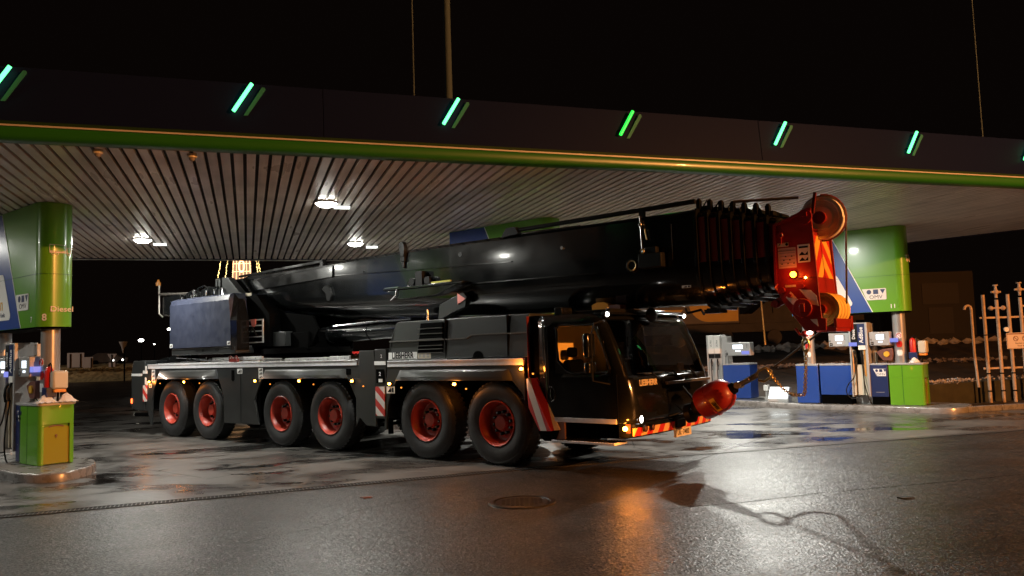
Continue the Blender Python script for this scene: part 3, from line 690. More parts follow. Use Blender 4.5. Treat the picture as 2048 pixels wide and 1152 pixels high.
cabinet_blue(-2.33, -1.51, ER_, YR, 'wide blue cabinet left of the right fuel pump', .40)
cabinet_blue(-2.98, -2.38, ER_, YR, 'blue cabinet standing full height, leftmost on the right island', .17)
hose_reel(EL, YL, 'brown hose reel with yellow hub beside the left silver column'); hose_reel(ER_, YR, 'pinkish hose reel with yellow hub beside the right silver column')
extinguisher(EL, YL, 'red fire extinguisher behind the towel dispenser on the left island', -.10); extinguisher(ER_, YR, 'red fire extinguisher on the right green cabinet', .0)
dispenser(EL, YL, .0, .02, 'pale plastic towel dispenser on the left green cabinet'); dispenser(ER_, YR, .22, .0, 'pale plastic towel dispenser on the right green cabinet')
towels(EL, YL, -.05, -.16, 'crumpled white towels on the left green cabinet near the column'); towels(EL, YL, -.02, .16, 'crumpled white towels on the left green cabinet at its right side'); towels(ER_, YR, .03, -.16, 'crumpled white towels on the right green cabinet')
# twin nozzle pump on the far side of the right island
t = thing('fuel_pump', 'white twin nozzle fuel pump with one lit display behind the cab', 'fuel pump', T(-2.62, 13.75, 0), TYAW, 'fuel pumps')
mb = MB(); mb.box(-.03, .44, 0, .35, .16, 2.14); mb.box(-.05, .0, -.04, .36, .16, 2.15); mb.box(.42, .62, .02, .40, .16, 2.10); mb.mk('tower', 'lgrey', t, bevel=.006)
for k in (0, 1):
    mb = MB(); mb.box(.01 + k * .205, .20 + k * .205, -.05, -.003, 1.56, 2.12); pl = mb.mk('white_head_panel', 'paper', t); text('ULTRA', .07, (.11 + k * .205, -.053, 1.88), (0, 0, 1), (-1, 0, 0), 'ink', 'lettering', pl, .0)
    mb = MB(); mb.box(.02 + k * .205, .19 + k * .205, -.045, -.003, 1.42, 1.54); mb.mk('black_label', 'ink', t)
    nozzle(t, .09 + k * .205, 1.38, -.06); hose(t, [(.10 + k * .2, -.06, 1.05), (.12 + k * .2, -.10, .7), (.10 + k * .2, -.10, .4), (.14 + k * .2, -.05, .25)])
hd = display(t, .56, 1.40, 1.48, 1.89, '3', -.05); mb = MB(); mb.box(1.12, 1.36, -.052, -.02, 1.52, 1.62); mb.mk('lit_keypad', 'screenblue', t)
mb = MB(); mb.box(.50, .56, -.03, .0, .9, 1.5); mb.mk('front_edge', 'lgrey', t)
cabinet_blue(-2.12, -1.24, 0, 13.95, 'blue cabinet with grey side behind the cab, under the twin nozzle pump display', .16, grp='blue cabinets on the right island')
# bright lit sign box and little white post on the island
t = thing('lit_sign_box', 'small box with slanted bright white lit face on the right island kerb', 'sign box', T(.02, 12.75, .15), TYAW)
mb = MB(); mb.prism([(-.25, 0), (-.25, .08), (-.05, .42), (.05, .42), (.05, 0)][::-1], -.30, .30, 'x'); bx = mb.mk('housing', 'lgrey', t, bevel=.008)
mb = MB(); mb.quad((-.27, -.252, .10), (.27, -.252, .10), (.27, -.062, .42), (-.27, -.062, .42)); mb.mk('lit_face', emis('lit_white_face', (.95, 1, .97), 2.6), bx)
t = thing('service_post', 'short pale post left of the lit sign box', 'post', T(-.48, 12.98, .15), TYAW)
mb = MB(); mb.box(-.05, .05, -.05, .05, 0, .12); mb.box(-.03, .03, -.03, .03, .12, .30); mb.mk('post', 'lgrey', t, bevel=.005); mb = MB(); mb.box(-.07, .07, -.07, .07, .30, .46); mb.mk('head', 'paper', t, bevel=.008)

# ================================================================ BACKGROUND
def terrain(name, pts, m, bumpy=.1, seed=1, nu=60):
    """pts: list of cross lines, each a list of (x,y,z) of equal length"""
    rnd = random.Random(seed); v = []; f = []; nl = len(pts)
    for ln in pts:
        for i in range(nu + 1):
            t = i / nu * (len(ln) - 1); k = min(int(t), len(ln) - 2); u = t - k
            a = Vector(ln[k]); b = Vector(ln[k + 1]); p = a.lerp(b, u); p.z += rnd.uniform(-bumpy, bumpy) * (0 if ln is pts[0] else 1); v.append(p)
    for j in range(nl - 1):
        for i in range(nu): a = j * (nu + 1) + i; f.append((a, a + 1, a + nu + 2, a + nu + 1))
    mb = MB(); mb.add(v, f); return struct(mb.mk(name, m, smooth=0))
terrain('bank_right', [[(6, 27, .01), (18, 24.3, .01), (60, 30, .01)], [(6, 29, .25), (20, 27, .25), (60, 33, .3)], [(4, 33, .45), (22, 31, .45), (60, 37, .5)], [(2, 37, .9), (24, 36, 1.0), (60, 42, 1.1)], [(0, 42, 1.5), (26, 43, 1.6), (60, 50, 1.8)], [(-5, 60, 1.7), (26, 60, 1.8), (60, 70, 1.9)]], 'dirt', .07, 3, 90)
terrain('bank_left', [[(-80, 74, .0), (-30, 78, .0), (-5, 82, 0)], [(-80, 75.5, .9), (-30, 79.5, 1.0), (-5, 84, 1.0)], [(-80, 78, 1.35), (-30, 81, 1.55), (-5, 86, 1.6)], [(-80, 95, 1.5), (-30, 98, 1.7), (-5, 100, 1.7)]], 'drygrass', .10, 5, 140)
# kerb stones along the planted strip at the right
t = thing('kerb_stones', 'long pale kerb stones in front of the planted strip at the right', 'kerb')
mb = MB(); a = Vector((11.6, 19.9)); d = (Vector((13.2, 19.85)) - a).normalized()
d = Vector((.97, .23)); a = Vector((11.2, 19.75))
for k in range(9):
    p = a + d * k * 1.01; q = p + d * 1.0; nrm = Vector((-d.y, d.x))
    mb.add([(*(p), 0.0), (*(q), 0.0), (*(q + nrm * .14), 0.0), (*(p + nrm * .14), 0.0), (*(p), .13), (*(q), .13), (*(q + nrm * .14), .13), (*(p + nrm * .14), .13)], [(0, 1, 5, 4), (1, 2, 6, 5), (2, 3, 7, 6), (3, 0, 4, 7), (4, 5, 6, 7)])
mb.mk('stones', 'kerb', t, bevel=.008)
mb = MB(); mb.add([(11.1, 20.0, .02), (20.4, 22.1, .02), (30, 27, .02), (8.5, 27, .02), (9.9, 22.2, .02)], [(0, 1, 2, 3, 4)]); struct(mb.mk('planted_strip', 'dirt', smooth=0))
# stones / rubble strip and snow remains
def rubble(name, line, n, s, m, seed, label, cat, wd=1.2):
    rnd = random.Random(seed); mb = MB()
    for _ in range(n):
        t = rnd.random() * (len(line) - 1); k = min(int(t), len(line) - 2); p = Vector(line[k]).lerp(Vector(line[k + 1]), t - k)
        r = s * rnd.uniform(.4, 1.2); c = p + Vector((rnd.uniform(-.3, .3), rnd.gauss(0, wd * .4), rnd.uniform(-.03, .08)))
        vs = []
        for (x, y, z) in ((1, 0, 0), (-1, 0, 0), (0, 1, 0), (0, -1, 0), (0, 0, 1), (0, 0, -1)): vs.append(c + Vector((x * r * rnd.uniform(.6, 1.5), y * r * rnd.uniform(.5, 1.2), z * r * rnd.uniform(.4, .8))))
        mb.add(vs, [(0, 2, 4), (2, 1, 4), (1, 3, 4), (3, 0, 4), (2, 0, 5), (1, 2, 5), (3, 1, 5), (0, 3, 5)])
    o = mb.mk(name, m, smooth=0); tag(o, label, cat); o['kind'] = 'stuff'; return o
rubble('rubble', [(5, 35, .75), (20, 34.4, .80), (45, 38, .9)], 1500, .10, 'rubble', 5, 'strip of pale rubble stones along the foot of the dark bank', 'rubble', 1.5)
rubble('snow_remains', [(10.9, 21.7, .60), (13.0, 22.6, .60), (20, 24.7, .60), (30, 29.5, .6)], 700, .045, 'snow', 8, 'thin remains of dirty snow and twigs on the planted strip at the right', 'snow', .35)
rubble('snow_patch', [(10, 40, 1.45), (18, 41, 1.5), (26, 42, 1.5)], 120, .35, 'snow', 11, 'dim patches of old snow on the dark bank behind the pumps', 'snow', 1.0)
rubble('grass_tufts', [(-60, 77, 1.15), (-30, 80, 1.25), (-10, 84, 1.3)], 2600, .16, 'drygrass', 12, 'dry grass on the far bank at the left', 'grass', 1.6)
# low box hedge / planter beside the right cabinet
t = thing('raised_bed', 'dark raised planting bed with a snow crust behind the vent pipes', 'planting bed')
mb = MB(); mb.prism([(11.0, 21.35), (13.0, 22.2), (20, 24.2), (34, 29), (30, 31), (19, 25.4), (12.6, 23.4), (10.4, 22.2)], 0, .60, 'z'); mb.mk('earth_wall', mat('mossy_wall', (.035, .034, .020), .85, var=.4, vscale=3, bump=.5, bscale=10), t, smooth=0)
# parked rail wagon behind the crane
t = thing('rail_wagon', 'grey and yellow rail vehicle parked behind the crane cab on the dark bank', 'rail vehicle', (0, 46, 1.5))
mb = MB(); mb.box(-2, 13.2, 0, 2.8, 1.45, 4.6); mb.mk('body', 'wagongrey', t, bevel=.08)
mb = MB()
def arc(cx, cz, r, a0, a1, n=10): return [(cx + r * math.cos(R(a0 + (a1 - a0) * i / n)), cz + r * math.sin(R(a0 + (a1 - a0) * i / n))) for i in range(n + 1)]
mb.prism([(4.4, 4.4), (4.4, 1.8), (6.2, 1.8), (6.2, 2.6), (7.2, 3.3), (7.2, 4.4)], -.02, -.004, 'y')
mb.prism([(10.4, 2.9)] + arc(11.4, 2.75, 1.15, 170, 270)[::1] + [(13.1, 1.6), (13.1, 2.35), (12.2, 2.40), (11.8, 2.9)], -.02, -.004, 'y')
mb.prism([(7.4, 2.35), (9.9, 2.35), (9.3, 1.55), (7.4, 1.55)], -.02, -.004, 'y'); mb.mk('yellow_livery', 'wagonyellow', t, smooth=0)
mb = MB(); mb.box(8.0, 8.12, -.03, 0, 1.5, 4.4); mb.mk('handrail', 'sodium_white', t)
mb = MB(); mb.box(-2, 20, .2, 2.6, .95, 1.44); mb.mk('underframe', 'wagondark', t)
for x in (9.6, 12.4, 15.2):
    mb = MB(); mb.lathe([(0, .0001), (0, .42), (.12, .45), (.13, .38), (.14, .0001)], (x, .1, .62), 'y', 24); mb.mk('wheel', 'wagondark', t)
mb = MB(); mb.box(13.25, 20.5, .2, 2.6, 1.45, 2.0); mb.prism([(14.0, 2.0), (15.7, 2.0), (16.3, 2.7), (14.9, 2.7)], .3, 2.4, 'y'); mb.box(15.2, 19.5, .2, 2.5, 2.0, 2.35); mb.mk('flat_section', 'wagondark', t)
t = thing('signal_pole', 'thin orange lit pole in front of the rail vehicle, right of the crane cab', 'pole', (10.15, 32, 1.75))
mb = MB(); mb.cyl((0, 0, 0), (-.12, 0, 3.0), .035, 8, .03); mb.mk('pole', 'orange', t)
# dark hut with two pale panels
M_['hut'] = mat('hut_dark', (.022, .018, .015), .7); M_['hutp'] = mat('hut_panel', (.034, .028, .026), .6)
t = thing('storage_hut', 'dark hut with two paler wall panels behind the right sign', 'hut', (22.4, 45.5, 1.0))
mb = MB(); mb.box(0, 4.2, 0, 3, .55, 4.55); mb.mk('walls', 'hut', t); mb = MB(); mb.box(-.3, 4.5, -.3, 3.2, .35, .54); mb.mk('plinth', 'hutp', t)
for x0, x1, z0, z1 in ((1.2, 3.3, 2.7, 3.9), (1.5, 2.9, 1.0, 2.5)):
    mb = MB(); mb.box(x0, x1, -.04, 0, z0, z1); mb.mk('wall_panel', 'hutp', t)
# vent pipes with valves
t = thing('vent_pipes', 'tall white vent pipes with valves, a gauge and two cross rails, right edge', 'pipe rack', (13.1, 22.0, 0))
def valve(par, x, z):
    mb = MB(); mb.sphere((x, 0, z), .075, 8); mb.cyl((x, 0, z - .17), (x, 0, z + .19), .035, 10); mb.cyl((x, 0, z + .17), (x, 0, z + .20), .07, 12); mb.cyl((x - .13, 0, z), (x + .13, 0, z), .03, 10)
    mb.mk('valve', 'sodium_white', par)
specs = [(0.0, 3.0, 0, 0), (.37, 2.85, 1, 1), (.69, 3.0, 0, 1), (1.03, 2.9, 1, 0), (1.40, 2.6, 0, 0)]
for x, h, v1, v2 in specs:
    mb = MB(); mb.cyl((x, 0, 0), (x, 0, h), .044, 14); pp = mb.mk('pipe', 'sodium_white', t)
    if v1: valve(pp, x, h + .22)
    else: mb = MB(); mb.cyl((x, 0, h), (x, 0, h + .10), .062, 12); mb.mk('cap', 'dark', pp)
    if x == .37: mb = MB(); mb.cyl((x - .24, 0, 2.62), (x + .24, 0, 2.62), .028, 10); mb.sphere((x - .17, 0, 2.62), .065, 7); mb.sphere((x + .17, 0, 2.62), .065, 7); mb.mk('cross_valve', 'sodium_white', pp)
    if x == 1.03: mb = MB(); mb.cyl((x, 0, 2.66), (x + .40, 0, 2.66), .028, 10); mb.sphere((x + .22, 0, 2.66), .07, 7); mb.mk('cross_valve', 'sodium_white', pp)
    for z_ in (.32, .80): mb = MB(); mb.cyl((x, 0, z_), (x, 0, z_ + .035), .059, 12); mb.mk('clamp', 'dark', pp)
for z in (2.36, .96): mb = MB(); mb.box(-.10, 1.9, .03, .07, z - .025, z + .025); mb.mk('cross_rail', 'sodium_white', t)
mb = MB(); mb.cyl((.56, -.06, 2.02), (.56, -.02, 2.02), .065, 18); mb.tube([(.56, -.03, 1.90), (.60, -.03, 1.87), (.69, -.01, 1.88)], .018, 6); mb.mk('gauge', 'white', t)
t = thing('bent_vent_pipe', 'single thinner pipe with a hooked top left of the vent pipe rack', 'pipe', (12.72, 21.95, 0))
mb = MB(); mb.tube([(.05, 0, .45), (0, 0, 1.4), (0, 0, 2.62)] + [(-.09 + .09 * math.cos(R(a)), 0, 2.62 + .09 * math.sin(R(a))) for a in range(15, 170, 20)] + [(-.19, 0, 2.60)], .034, 10); mb.mk('pipe', 'sodium_white', t)
mb = MB(); mb.box(0, .40, -.01, .01, 1.87, 1.895); mb.mk('strut', 'dark', t); mb = MB(); mb.cyl((.05, 0, 0), (.05, 0, .5), .03, 8); mb.mk('lower_pipe', 'dark', t)
t = thing('warning_sign', 'pale warning board with two round ban symbols on the vent pipes', 'sign', (13.72, 21.93, 1.50))
mb = MB(); mb.box(-.10, .82, -.012, 0, -.02, .42); bd = mb.mk('board', mat('pale_board', (.66, .55, .46), .5), t)
mb = MB(); mb.box(-.085, .805, -.018, -.013, .375, .405); mb.box(-.09, .81, -.016, -.013, -.01, -.002); mb.box(-.09, -.082, -.016, -.013, -.01, .41); mb.mk('heading_band', mat('brown_print', (.20, .08, .05), .5), bd)
for x in (.15, .40): mb = MB(); mb.ring((x, -.016, .26), .065, .008, 'y', 24, 4); mb.prism([(x - .05, .295), (x - .04, .305), (x + .05, .225), (x + .04, .215)], -.02, -.013, 'y'); mb.mk('ban_symbol', mat('brown_print', (.20, .08, .05), .5), bd)
text('Rauchen und offenes', .055, (.36, -.014, .13), SX, SZ, 'ink', 'lettering', bd, .0); text('Feuer verboten', .055, (.36, -.014, .06), SX, SZ, 'ink', 'lettering', bd, .0)
# road signs from behind on the left bank
def board(x, y, z0, z1, w_, label, name='road_sign', posts=(-.3, .3), gb=0):
    t = thing(name, label, 'road sign', (x, y, 0), R(random.uniform(-6, 6)), 'road signs on the left bank')
    mb = MB(); mb.box(-w_ / 2, w_ / 2, 0, .03, z0, z1); mb.mk('board', 'signback', t, bevel=.01)
    mb = MB()
    for p in posts: mb.cyl((p * w_, -.06, gb), (p * w_, -.06, z1 - .1), .05, 8)
    mb.mk('posts', 'dark', t); return t
board(-44.0, 79.5, 1.42, 2.88, 1.65, 'widest road sign board on the left bank, seen from behind', gb=1.0)
board(-42.8, 79.6, 1.22, 2.42, .95, 'narrow road sign board right of the widest board, seen from behind', posts=(.35,), gb=1.0)
t = thing('yield_sign', 'triangular road sign with a square plate below it, seen from behind', 'road sign', (-40.6, 80, 0), 0, 'road signs on the left bank')
mb = MB(); mb.prism([(-.48, 2.66), (.48, 2.66), (0, 1.90)], 0, .03, 'y'); mb.mk('triangle', 'signback', t, smooth=0); mb = MB(); mb.box(-.33, .33, 0, .03, 1.12, 1.80); mb.mk('plate', 'signback', t); mb = MB(); mb.cyl((0, -.05, 1.0), (0, -.05, 2.6), .04, 8); mb.mk('post', 'dark', t)
t = thing('street_lamp', 'unlit street lamp with a funnel shaped grey head on a dark pole', 'street lamp', (-37.0, 75, 0))
mb = MB(); mb.cyl((.12, 0, 0), (.12, 0, 3.55), .07, 10); mb.mk('pole', 'dark', t); mb = MB(); mb.lathe([(2.65, .04), (3.2, .16), (3.66, .36), (3.70, .38), (3.74, .38), (3.74, .0001)], (0, 0, 0), 'z', 20); mb.mk('lamp_head', 'lgrey', t)
def farlight(x, y, z, r, label, m='wlamp'):
    t = thing('distant_lamp', label, 'lamp', (x, y, 0), 0, 'distant lamps behind the crane')
    mb = MB(); mb.cyl((0, .1, 0), (0, .1, z), .05, 8); mb.box(-.15, .15, 0, .3, z + r, z + r + .05); mb.mk('pole', 'dark', t)
    mb = MB(); mb.sphere((0, 0, z), r, 7, (1.5, 1, .8)); mb.mk('lit_head', m, t)
farlight(-56.5, 120, 4.95, .28, 'bright white distant lamp, the leftmost high one'); farlight(-54.5, 120, 4.3, .09, 'faint distant lamp right of the bright one'); farlight(-52.2, 120, 6.5, .22, 'distant white lamp at the edge of the blue tinted crane panel')
t = thing('distant_car', 'distant car with lit headlights between the road signs', 'car', (-40.9, 78, 0), R(20))
t.location = (-47, 92, 1.5)
mb = MB(); mb.prism([(-2, .3), (2, .3), (2.1, .8), (1.2, .95), (.6, 1.4), (-1.2, 1.4), (-1.9, .95), (-2.1, .7)], -.85, .85, 'y'); mb.mk('body', 'wagondark', t, bevel=.05)
for k in (-.5, .5): mb = MB(); mb.sphere((1.0 + k, -.9, .55), .09, 6); mb.mk('headlight', 'wlamp', t)
for k in (-1.3, 1.3): mb = MB(); mb.lathe([(0, .0001), (0, .3), (.2, .3), (.2, .0001)], (k, -.9, .3), 'y', 16); mb.mk('wheel', 'dark', t)
t = thing('approaching_van', 'dark van on the far road with lit headlights, just left of the crane rear', 'van', (-21.1, 44.2, 0), R(-65))
mb = MB(); mb.prism([(-2.4, .35), (2.3, .35), (2.4, .9), (1.9, 1.1), (1.3, 1.35), (-2.4, 1.4)], .0, 1.8, 'y'); mb.mk('body', 'dark', t, bevel=.06)
for k in (.15, 1.65): mb = MB(); mb.sphere((2.36, k, .55), .085 if k > 1 else .05, 7); mb.mk('headlight', emis('headlight_lit', (1, .95, .82), 40), t)
for k in (-1.5, 1.5): mb = MB(); mb.lathe([(0, .0001), (0, .36), (.2, .36), (.2, .0001)], (k, -.02, .36), 'y', 16); mb.mk('wheel', 'rubber', t)
# illuminated light tree far behind
t = thing('light_tree', 'tall far structure wrapped in warm and yellow fairy lights above the boom', 'light sculpture', (-30.9, 90, 2))
rnd = random.Random(3)
def beads(pts_a, pts_b, n, m, r=.05, jit=.05):
    mb = MB()
    for i in range(n):
        p = Vector(pts_a).lerp(Vector(pts_b), i / (n - 1)) + Vector((rnd.uniform(-jit, jit), 0, rnd.uniform(-jit, jit)))
        mb.sphere(p, r * rnd.uniform(.6, 1.2), 3)
    return mb.mk('light_string', m, t, smooth=0)
for a, b2, m_ in (((-3.2, 0, 6.5), (-1.7, 0, 14.5), 'yel_l'), ((-2.15, 0, 6.5), (-1.15, 0, 14.5), 'yel_l'), ((-1.15, 0, 6.5), (-.75, 0, 14.5), 'warm'), ((1.25, 0, 6.5), (.70, 0, 14.5), 'warm'), ((2.3, 0, 6.5), (1.25, 0, 14.5), 'yel_l'), ((2.55, 0, 6.5), (1.45, 0, 14.5), 'yel_l')): beads(a, b2, 70, m_)
mb = MB()
for i in range(8): mb.tube([(-1.1 + .01 * i * i, 0, 7 + i * .9), (1.15 - .01 * i * i, 0, 7 + i * .9)], .028, 4)
for i in range(6): mb.tube([(-1.1 + i * .44, 0, 6.5), (-.8 + i * .32, 0, 14.4)], .022, 4)
mb.ring((0, 0, 10.3), .32, .05, 'y', 20, 4, 2.0); mb.ring((0, 0, 12.2), .30, .05, 'y', 20, 4, 1.6); mb.mk('light_lattice', 'warm', t, smooth=0)
mb = MB(); mb.prism([(-1.15, 6.5), (1.2, 6.5), (.72, 14.5), (-.75, 14.5)], .1, .4, 'y'); mb.mk('lit_net', 'warmdim', t, smooth=0)
mb = MB(); mb.cyl((0, .6, -2), (0, .6, 6.4), .2, 10); mb.mk('post', 'dark', t)
# the sodium street lamp whose orange light falls on the cab front (it stands right of the camera)
t = thing('street_lamp', 'tall orange sodium street lamp standing beside the driveway, outside the picture on the right', 'street lamp', (21.3, -2.4, 0), R(143))
mb = MB(); mb.cyl((0, 0, 0), (0, 0, 8.4), .09, 12, .06); mb.tube([(0, 0, 8.3), (.3, 0, 8.75), (1.2, 0, 8.9)], .04, 8); mb.mk('pole', 'lgrey', t)
mb = MB(); mb.box(1.1, 1.8, -.14, .14, 8.82, 9.0); mb.mk('lamp_head', 'lgrey', t, bevel=.03)
mb = MB(); mb.box(1.16, 1.74, -.11, .11, 8.79, 8.815); mb.mk('lamp_glass', emis('sodium_glass', SOD, 20), t)
d = bpy.data.lights.new('lamp_light', 'POINT'); d.energy = SODIUM_W; d.color = SOD; d.shadow_soft_size = .12
lo = bpy.data.objects.new('lamp_light', d); COL.objects.link(lo); lo.parent = t; lo.location = (1.45, 0, 8.6)

# ================================================================ MOBILE CRANE (local: x forward, y away from the near side, z up)
cr = thing('mobile_crane', 'huge black six axle mobile crane with red wheel rims, boom lowered forward over its cab', 'mobile crane', TO, TYAW)
WD = 2.78
# chassis and deck
mb = MB(); mb.box(-12.2, 1.0, .75, 2.03, .62, 1.40); mb.box(-12.5, -2.6, .25, 2.53, 1.45, 1.66); mb.box(-2.6, .9, .2, 2.58, 1.45, 1.66); mb.mk('chassis_frame', 'dark', cr, bevel=.01)
for x in (-10.66, -8.99, -6.04, -4.38, -1.66, 0):
    mb = MB(); mb.cyl((x, .45, .70), (x, 2.33, .70), .12, 12); mb.box(x - .2, x + .2, 1.1, 1.68, .48, .92); mb.mk('axle', 'dark', cr)
mb = MB(); mb.box(-11.9, -3.40, .02, 2.76, 1.662, 1.70); mb.box(-2.58, .66, .02, 2.76, 1.62, 1.66); mb.mk('deck', 'grey', cr)
def sideskirt(y0, y1, near):
    a, b = (y0, y1)
    mb = MB()
    arch1 = [(-11.31, 1.44), (-11.50, 1.15), (-11.57, .90), (-11.59, .27), (-11.66, .27), (-11.80, .62), (-11.90, .62), (-11.90, 1.698), (-3.40, 1.698), (-3.40, 1.45), (-3.75, 1.45), (-6.65, 1.45), (-6.86, 1.15), (-6.95, .97), (-6.80, .44), (-8.18, .44), (-8.20, 1.05), (-8.40, 1.44)]
    mb.prism(arch1, a, b, 'y'); sk = mb.mk('side_skirt', 'grey', cr, smooth=0, bevel=.006)
    mb = MB(); mb.prism([(-3.75, 1.45), (-3.40, 1.45), (-3.40, 1.98), (-2.97, 1.98), (-2.93, 1.60), (-2.93, .55), (-3.20, .55), (-3.40, .70), (-3.51, .52), (-3.51, 1.07)], a, b, 'y'); mb.box(-3.35, -3.0, b if near else a - .35, (b + .35) if near else a, .8, 1.96); mb.mk('outrigger_housing', 'grey', cr, smooth=0, bevel=.008)
    mb = MB(); mb.prism([(-2.58, 1.655), (-2.35, 1.655), (.66, 1.655), (.66, 1.05), (.61, 1.20), (.40, 1.41), (-2.35, 1.41), (-2.51, 1.19), (-2.60, .95), (-2.65, .50), (-2.70, .50), (-2.68, 1.0), (-2.66, 1.3)], a, b, 'y'); mb.mk('front_fender', 'grey', cr, smooth=0, bevel=.006)
    s = -1 if near else 1; yy = a if near else b
    for (x0, x1, zt, zb) in ((-11.18, -8.48, 1.655, 1.44), (-6.54, -3.82, 1.64, 1.45), (-2.25, .34, 1.60, 1.41)):
        mb = MB()
        pr = [(x0, zt), (x1, zt), (x1 + .08, zb), (x0 - .13, zb)]
        ins = [(x0 + .12, zt - .03), (x1 - .10, zt - .03), (x1 + .04, zb), (x0 - .08, zb)]
        v = [(p[0], yy, p[1]) for p in pr] + [(p[0], yy + s * .05, p[1]) for p in ins]
        mb.add(v, [(0, 1, 5, 4), (1, 2, 6, 5), (3, 0, 4, 7), (4, 5, 6, 7), (2, 3, 7, 6)])
        fl = mb.mk('wheel_arch', 'arch', cr, smooth=60, bevel=.008)
        mb = MB(); mb.box(x0 + .05, x1 - .1, *sorted((yy + s * .050, yy + s * .056)), zb + .055, zb + .063); mb.box(x0 + .05, x1 - .1, *sorted((yy + s * .050, yy + s * .056)), zb + .028, zb + .034); mb.mk('pressed_rib', 'grey', fl)
sideskirt(0, .045, True); sideskirt(WD - .045, WD, False)
mb = MB(); mb.box(-8.2, -6.8, .05, .7, .46, 1.44); mb.box(-8.2, -6.8, 2.1, 2.73, .46, 1.44); mb.mk('fuel_tank', 'dark', cr)
mb = MB(); mb.box(-7.49, -7.48, -.003, .0, .46, 1.65); mb.mk('panel_seam', 'dark', cr)
# aluminium rails
for x0, x1, z0, z1, nm in ((-11.78, -3.46, 1.702, 1.812, 'side_rail'), (-2.58, .655, 1.662, 1.772, 'side_rail')):
    mb = MB(); mb.box(x0, x1, -.012, .03, z0, z1 - .022); mb.box(x0, x1, -.022, .05, z1 - .020, z1); mb.mk(nm, 'alu', cr, bevel=.003)
    mb = MB(); mb.box(x0, x1, WD - .03, WD + .012, z0, z1); mb.mk(nm, 'alu', cr)
# deck planks / ladder rails lying on the deck
def plank(x0, x1, y0, z0, h, holes=True):
    mb = MB(); mb.box(x0, x1, y0, y0 + .05, z0, z0 + h); p = mb.mk('deck_rail', 'alub', cr, bevel=.004)
    if holes:
        mb = MB(); x = x0 + .15
        while x < x1 - .1: mb.cyl((x, y0 - .004, z0 + h / 2), (x, y0 + .001, z0 + h / 2), .012, 8); x += .33
        mb.mk('rail_holes', 'ink', p)
plank(-11.55, -9.05, .14, 1.75, .085); plank(-8.95, -6.9, .16, 1.86, .075); plank(-9.0, -6.9, .08, 1.775, .065); plank(-6.0, -4.2, .14, 1.80, .075); plank(-4.5, -3.9, .16, 1.80, .09)
mb = MB()
for k in range(3): mb.cyl((-6.85, .13, 1.82 + k * .035), (-6.1, .13, 1.80 + k * .035), .014, 8)
mb.box(-6.15, -6.0, .12, .2, 1.78, 1.86); mb.mk('folded_ladder', 'steel', cr)
mb = MB(); mb.ring((-7.98, .05, 1.90), .06, .012, 'y', 16, 6); mb.ring((-7.75, .05, 1.90), .06, .012, 'y', 16, 6); mb.box(-8.03, -7.70, .04, .1, 1.83, 1.90); mb.mk('red_shackle', 'darkred', cr)
mb = MB(); mb.ring((-3.85, .3, 1.93), .05, .015, 'y', 16, 6, .6); mb.box(-3.9, -3.6, .25, .35, 1.93, 1.97); mb.mk('red_tow_link', 'firered', cr)
# pillar with warning plates
mb = MB(); mb.box(-2.925, -2.66, -.004, .5, .70, 1.30); mb.box(-2.95, -2.63, .005, .6, 1.302, 2.0); pil = mb.mk('outrigger_box', 'grey', cr, bevel=.008)
mb = MB(); mb.box(-2.90, -2.68, -.010, -.003, 1.36, 1.62); mb.mk('recess', 'dark', pil)
text('2', .10, (-2.79, -.013, 1.53), SX, SZ, 'white', 'number', pil, .02); mb = MB(); mb.box(-2.83, -2.72, -.014, -.010, 1.38, 1.44); mb.box(-2.95, -2.64, -.006, .004, 1.70, 1.77); mb.mk('white_label', 'white', pil)
text('2', .09, (-2.76, .002, 1.86), SX, SZ, 'white', 'number', pil, .01)
mb = MB(); mb.box(-2.915, -2.665, -.022, -.006, .75, 1.295); mb.mk('warning_plate', 'plate_stripe', cr, smooth=0)
mb = MB(); mb.cyl((-3.35, .4, .52), (-2.5, .3, .62), .035, 8); mb.cyl((-2.75, .2, .4), (-2.75, .2, .7), .05, 10); mb.mk('step_bar', 'dark', cr)
mb = MB(); mb.lathe([(0, .0001), (0, .05), (.03, .05)], (-3.12, .02, .66), 'y', 16); mb.mk('filler_cap', 'brown', cr)
# rear end
mb = MB(); mb.prism([(-12.70, .86), (-12.70, 1.62), (-12.60, 1.92), (-11.95, 1.92), (-11.95, .62), (-12.45, .62), (-12.70, .70)], .0, .62, 'y'); mb.prism([(-12.70, .86), (-12.70, 1.62), (-12.60, 1.92), (-11.95, 1.92), (-11.95, .62), (-12.45, .62), (-12.70, .70)], WD - .62, WD, 'y'); mb.box(-12.7, -12.2, .62, WD - .62, .7, 1.6); mb.mk('rear_outrigger_box', 'grey', cr, bevel=.02)
mb = MB(); mb.prism([(-11.90, 1.70), (-11.95, 1.90), (-11.6, 1.98), (-10.2, 2.05), (-10.0, 1.72)], .30, .5, 'y'); mb.mk('rear_deck_cover', 'black', cr, bevel=.01)
mb = MB(); mb.cyl((-11.20, .55, 2.06), (-11.20, .62, 2.06), .17, 24); mb.mk('hose_drum', mat('drum_brown', (.30, .20, .16), .5), cr)
mb = MB(); mb.box(-12.68, -12.10, -.008, .004, 1.52, 1.58); mb.box(-12.05, -11.82, -.008, .004, 1.58, 1.66); mb.box(-11.93, -11.86, -.008, .004, 1.64, 1.78); mb.box(-11.95, -11.87, -.005, .01, 1.30, 1.48); mb.box(-11.88, -11.80, -.005, .01, 1.28, 1.38); mb.mk('white_label', 'white', cr)
mb = MB(); mb.box(-12.02, -11.82, -.022, -.006, .86, 1.28); mb.mk('warning_plate', 'plate_stripe', cr, smooth=0)
mb = MB(); mb.box(-12.70, -12.64, -.01, .05, .80, .92); mb.mk('tail_lamp', 'redlamp', cr)
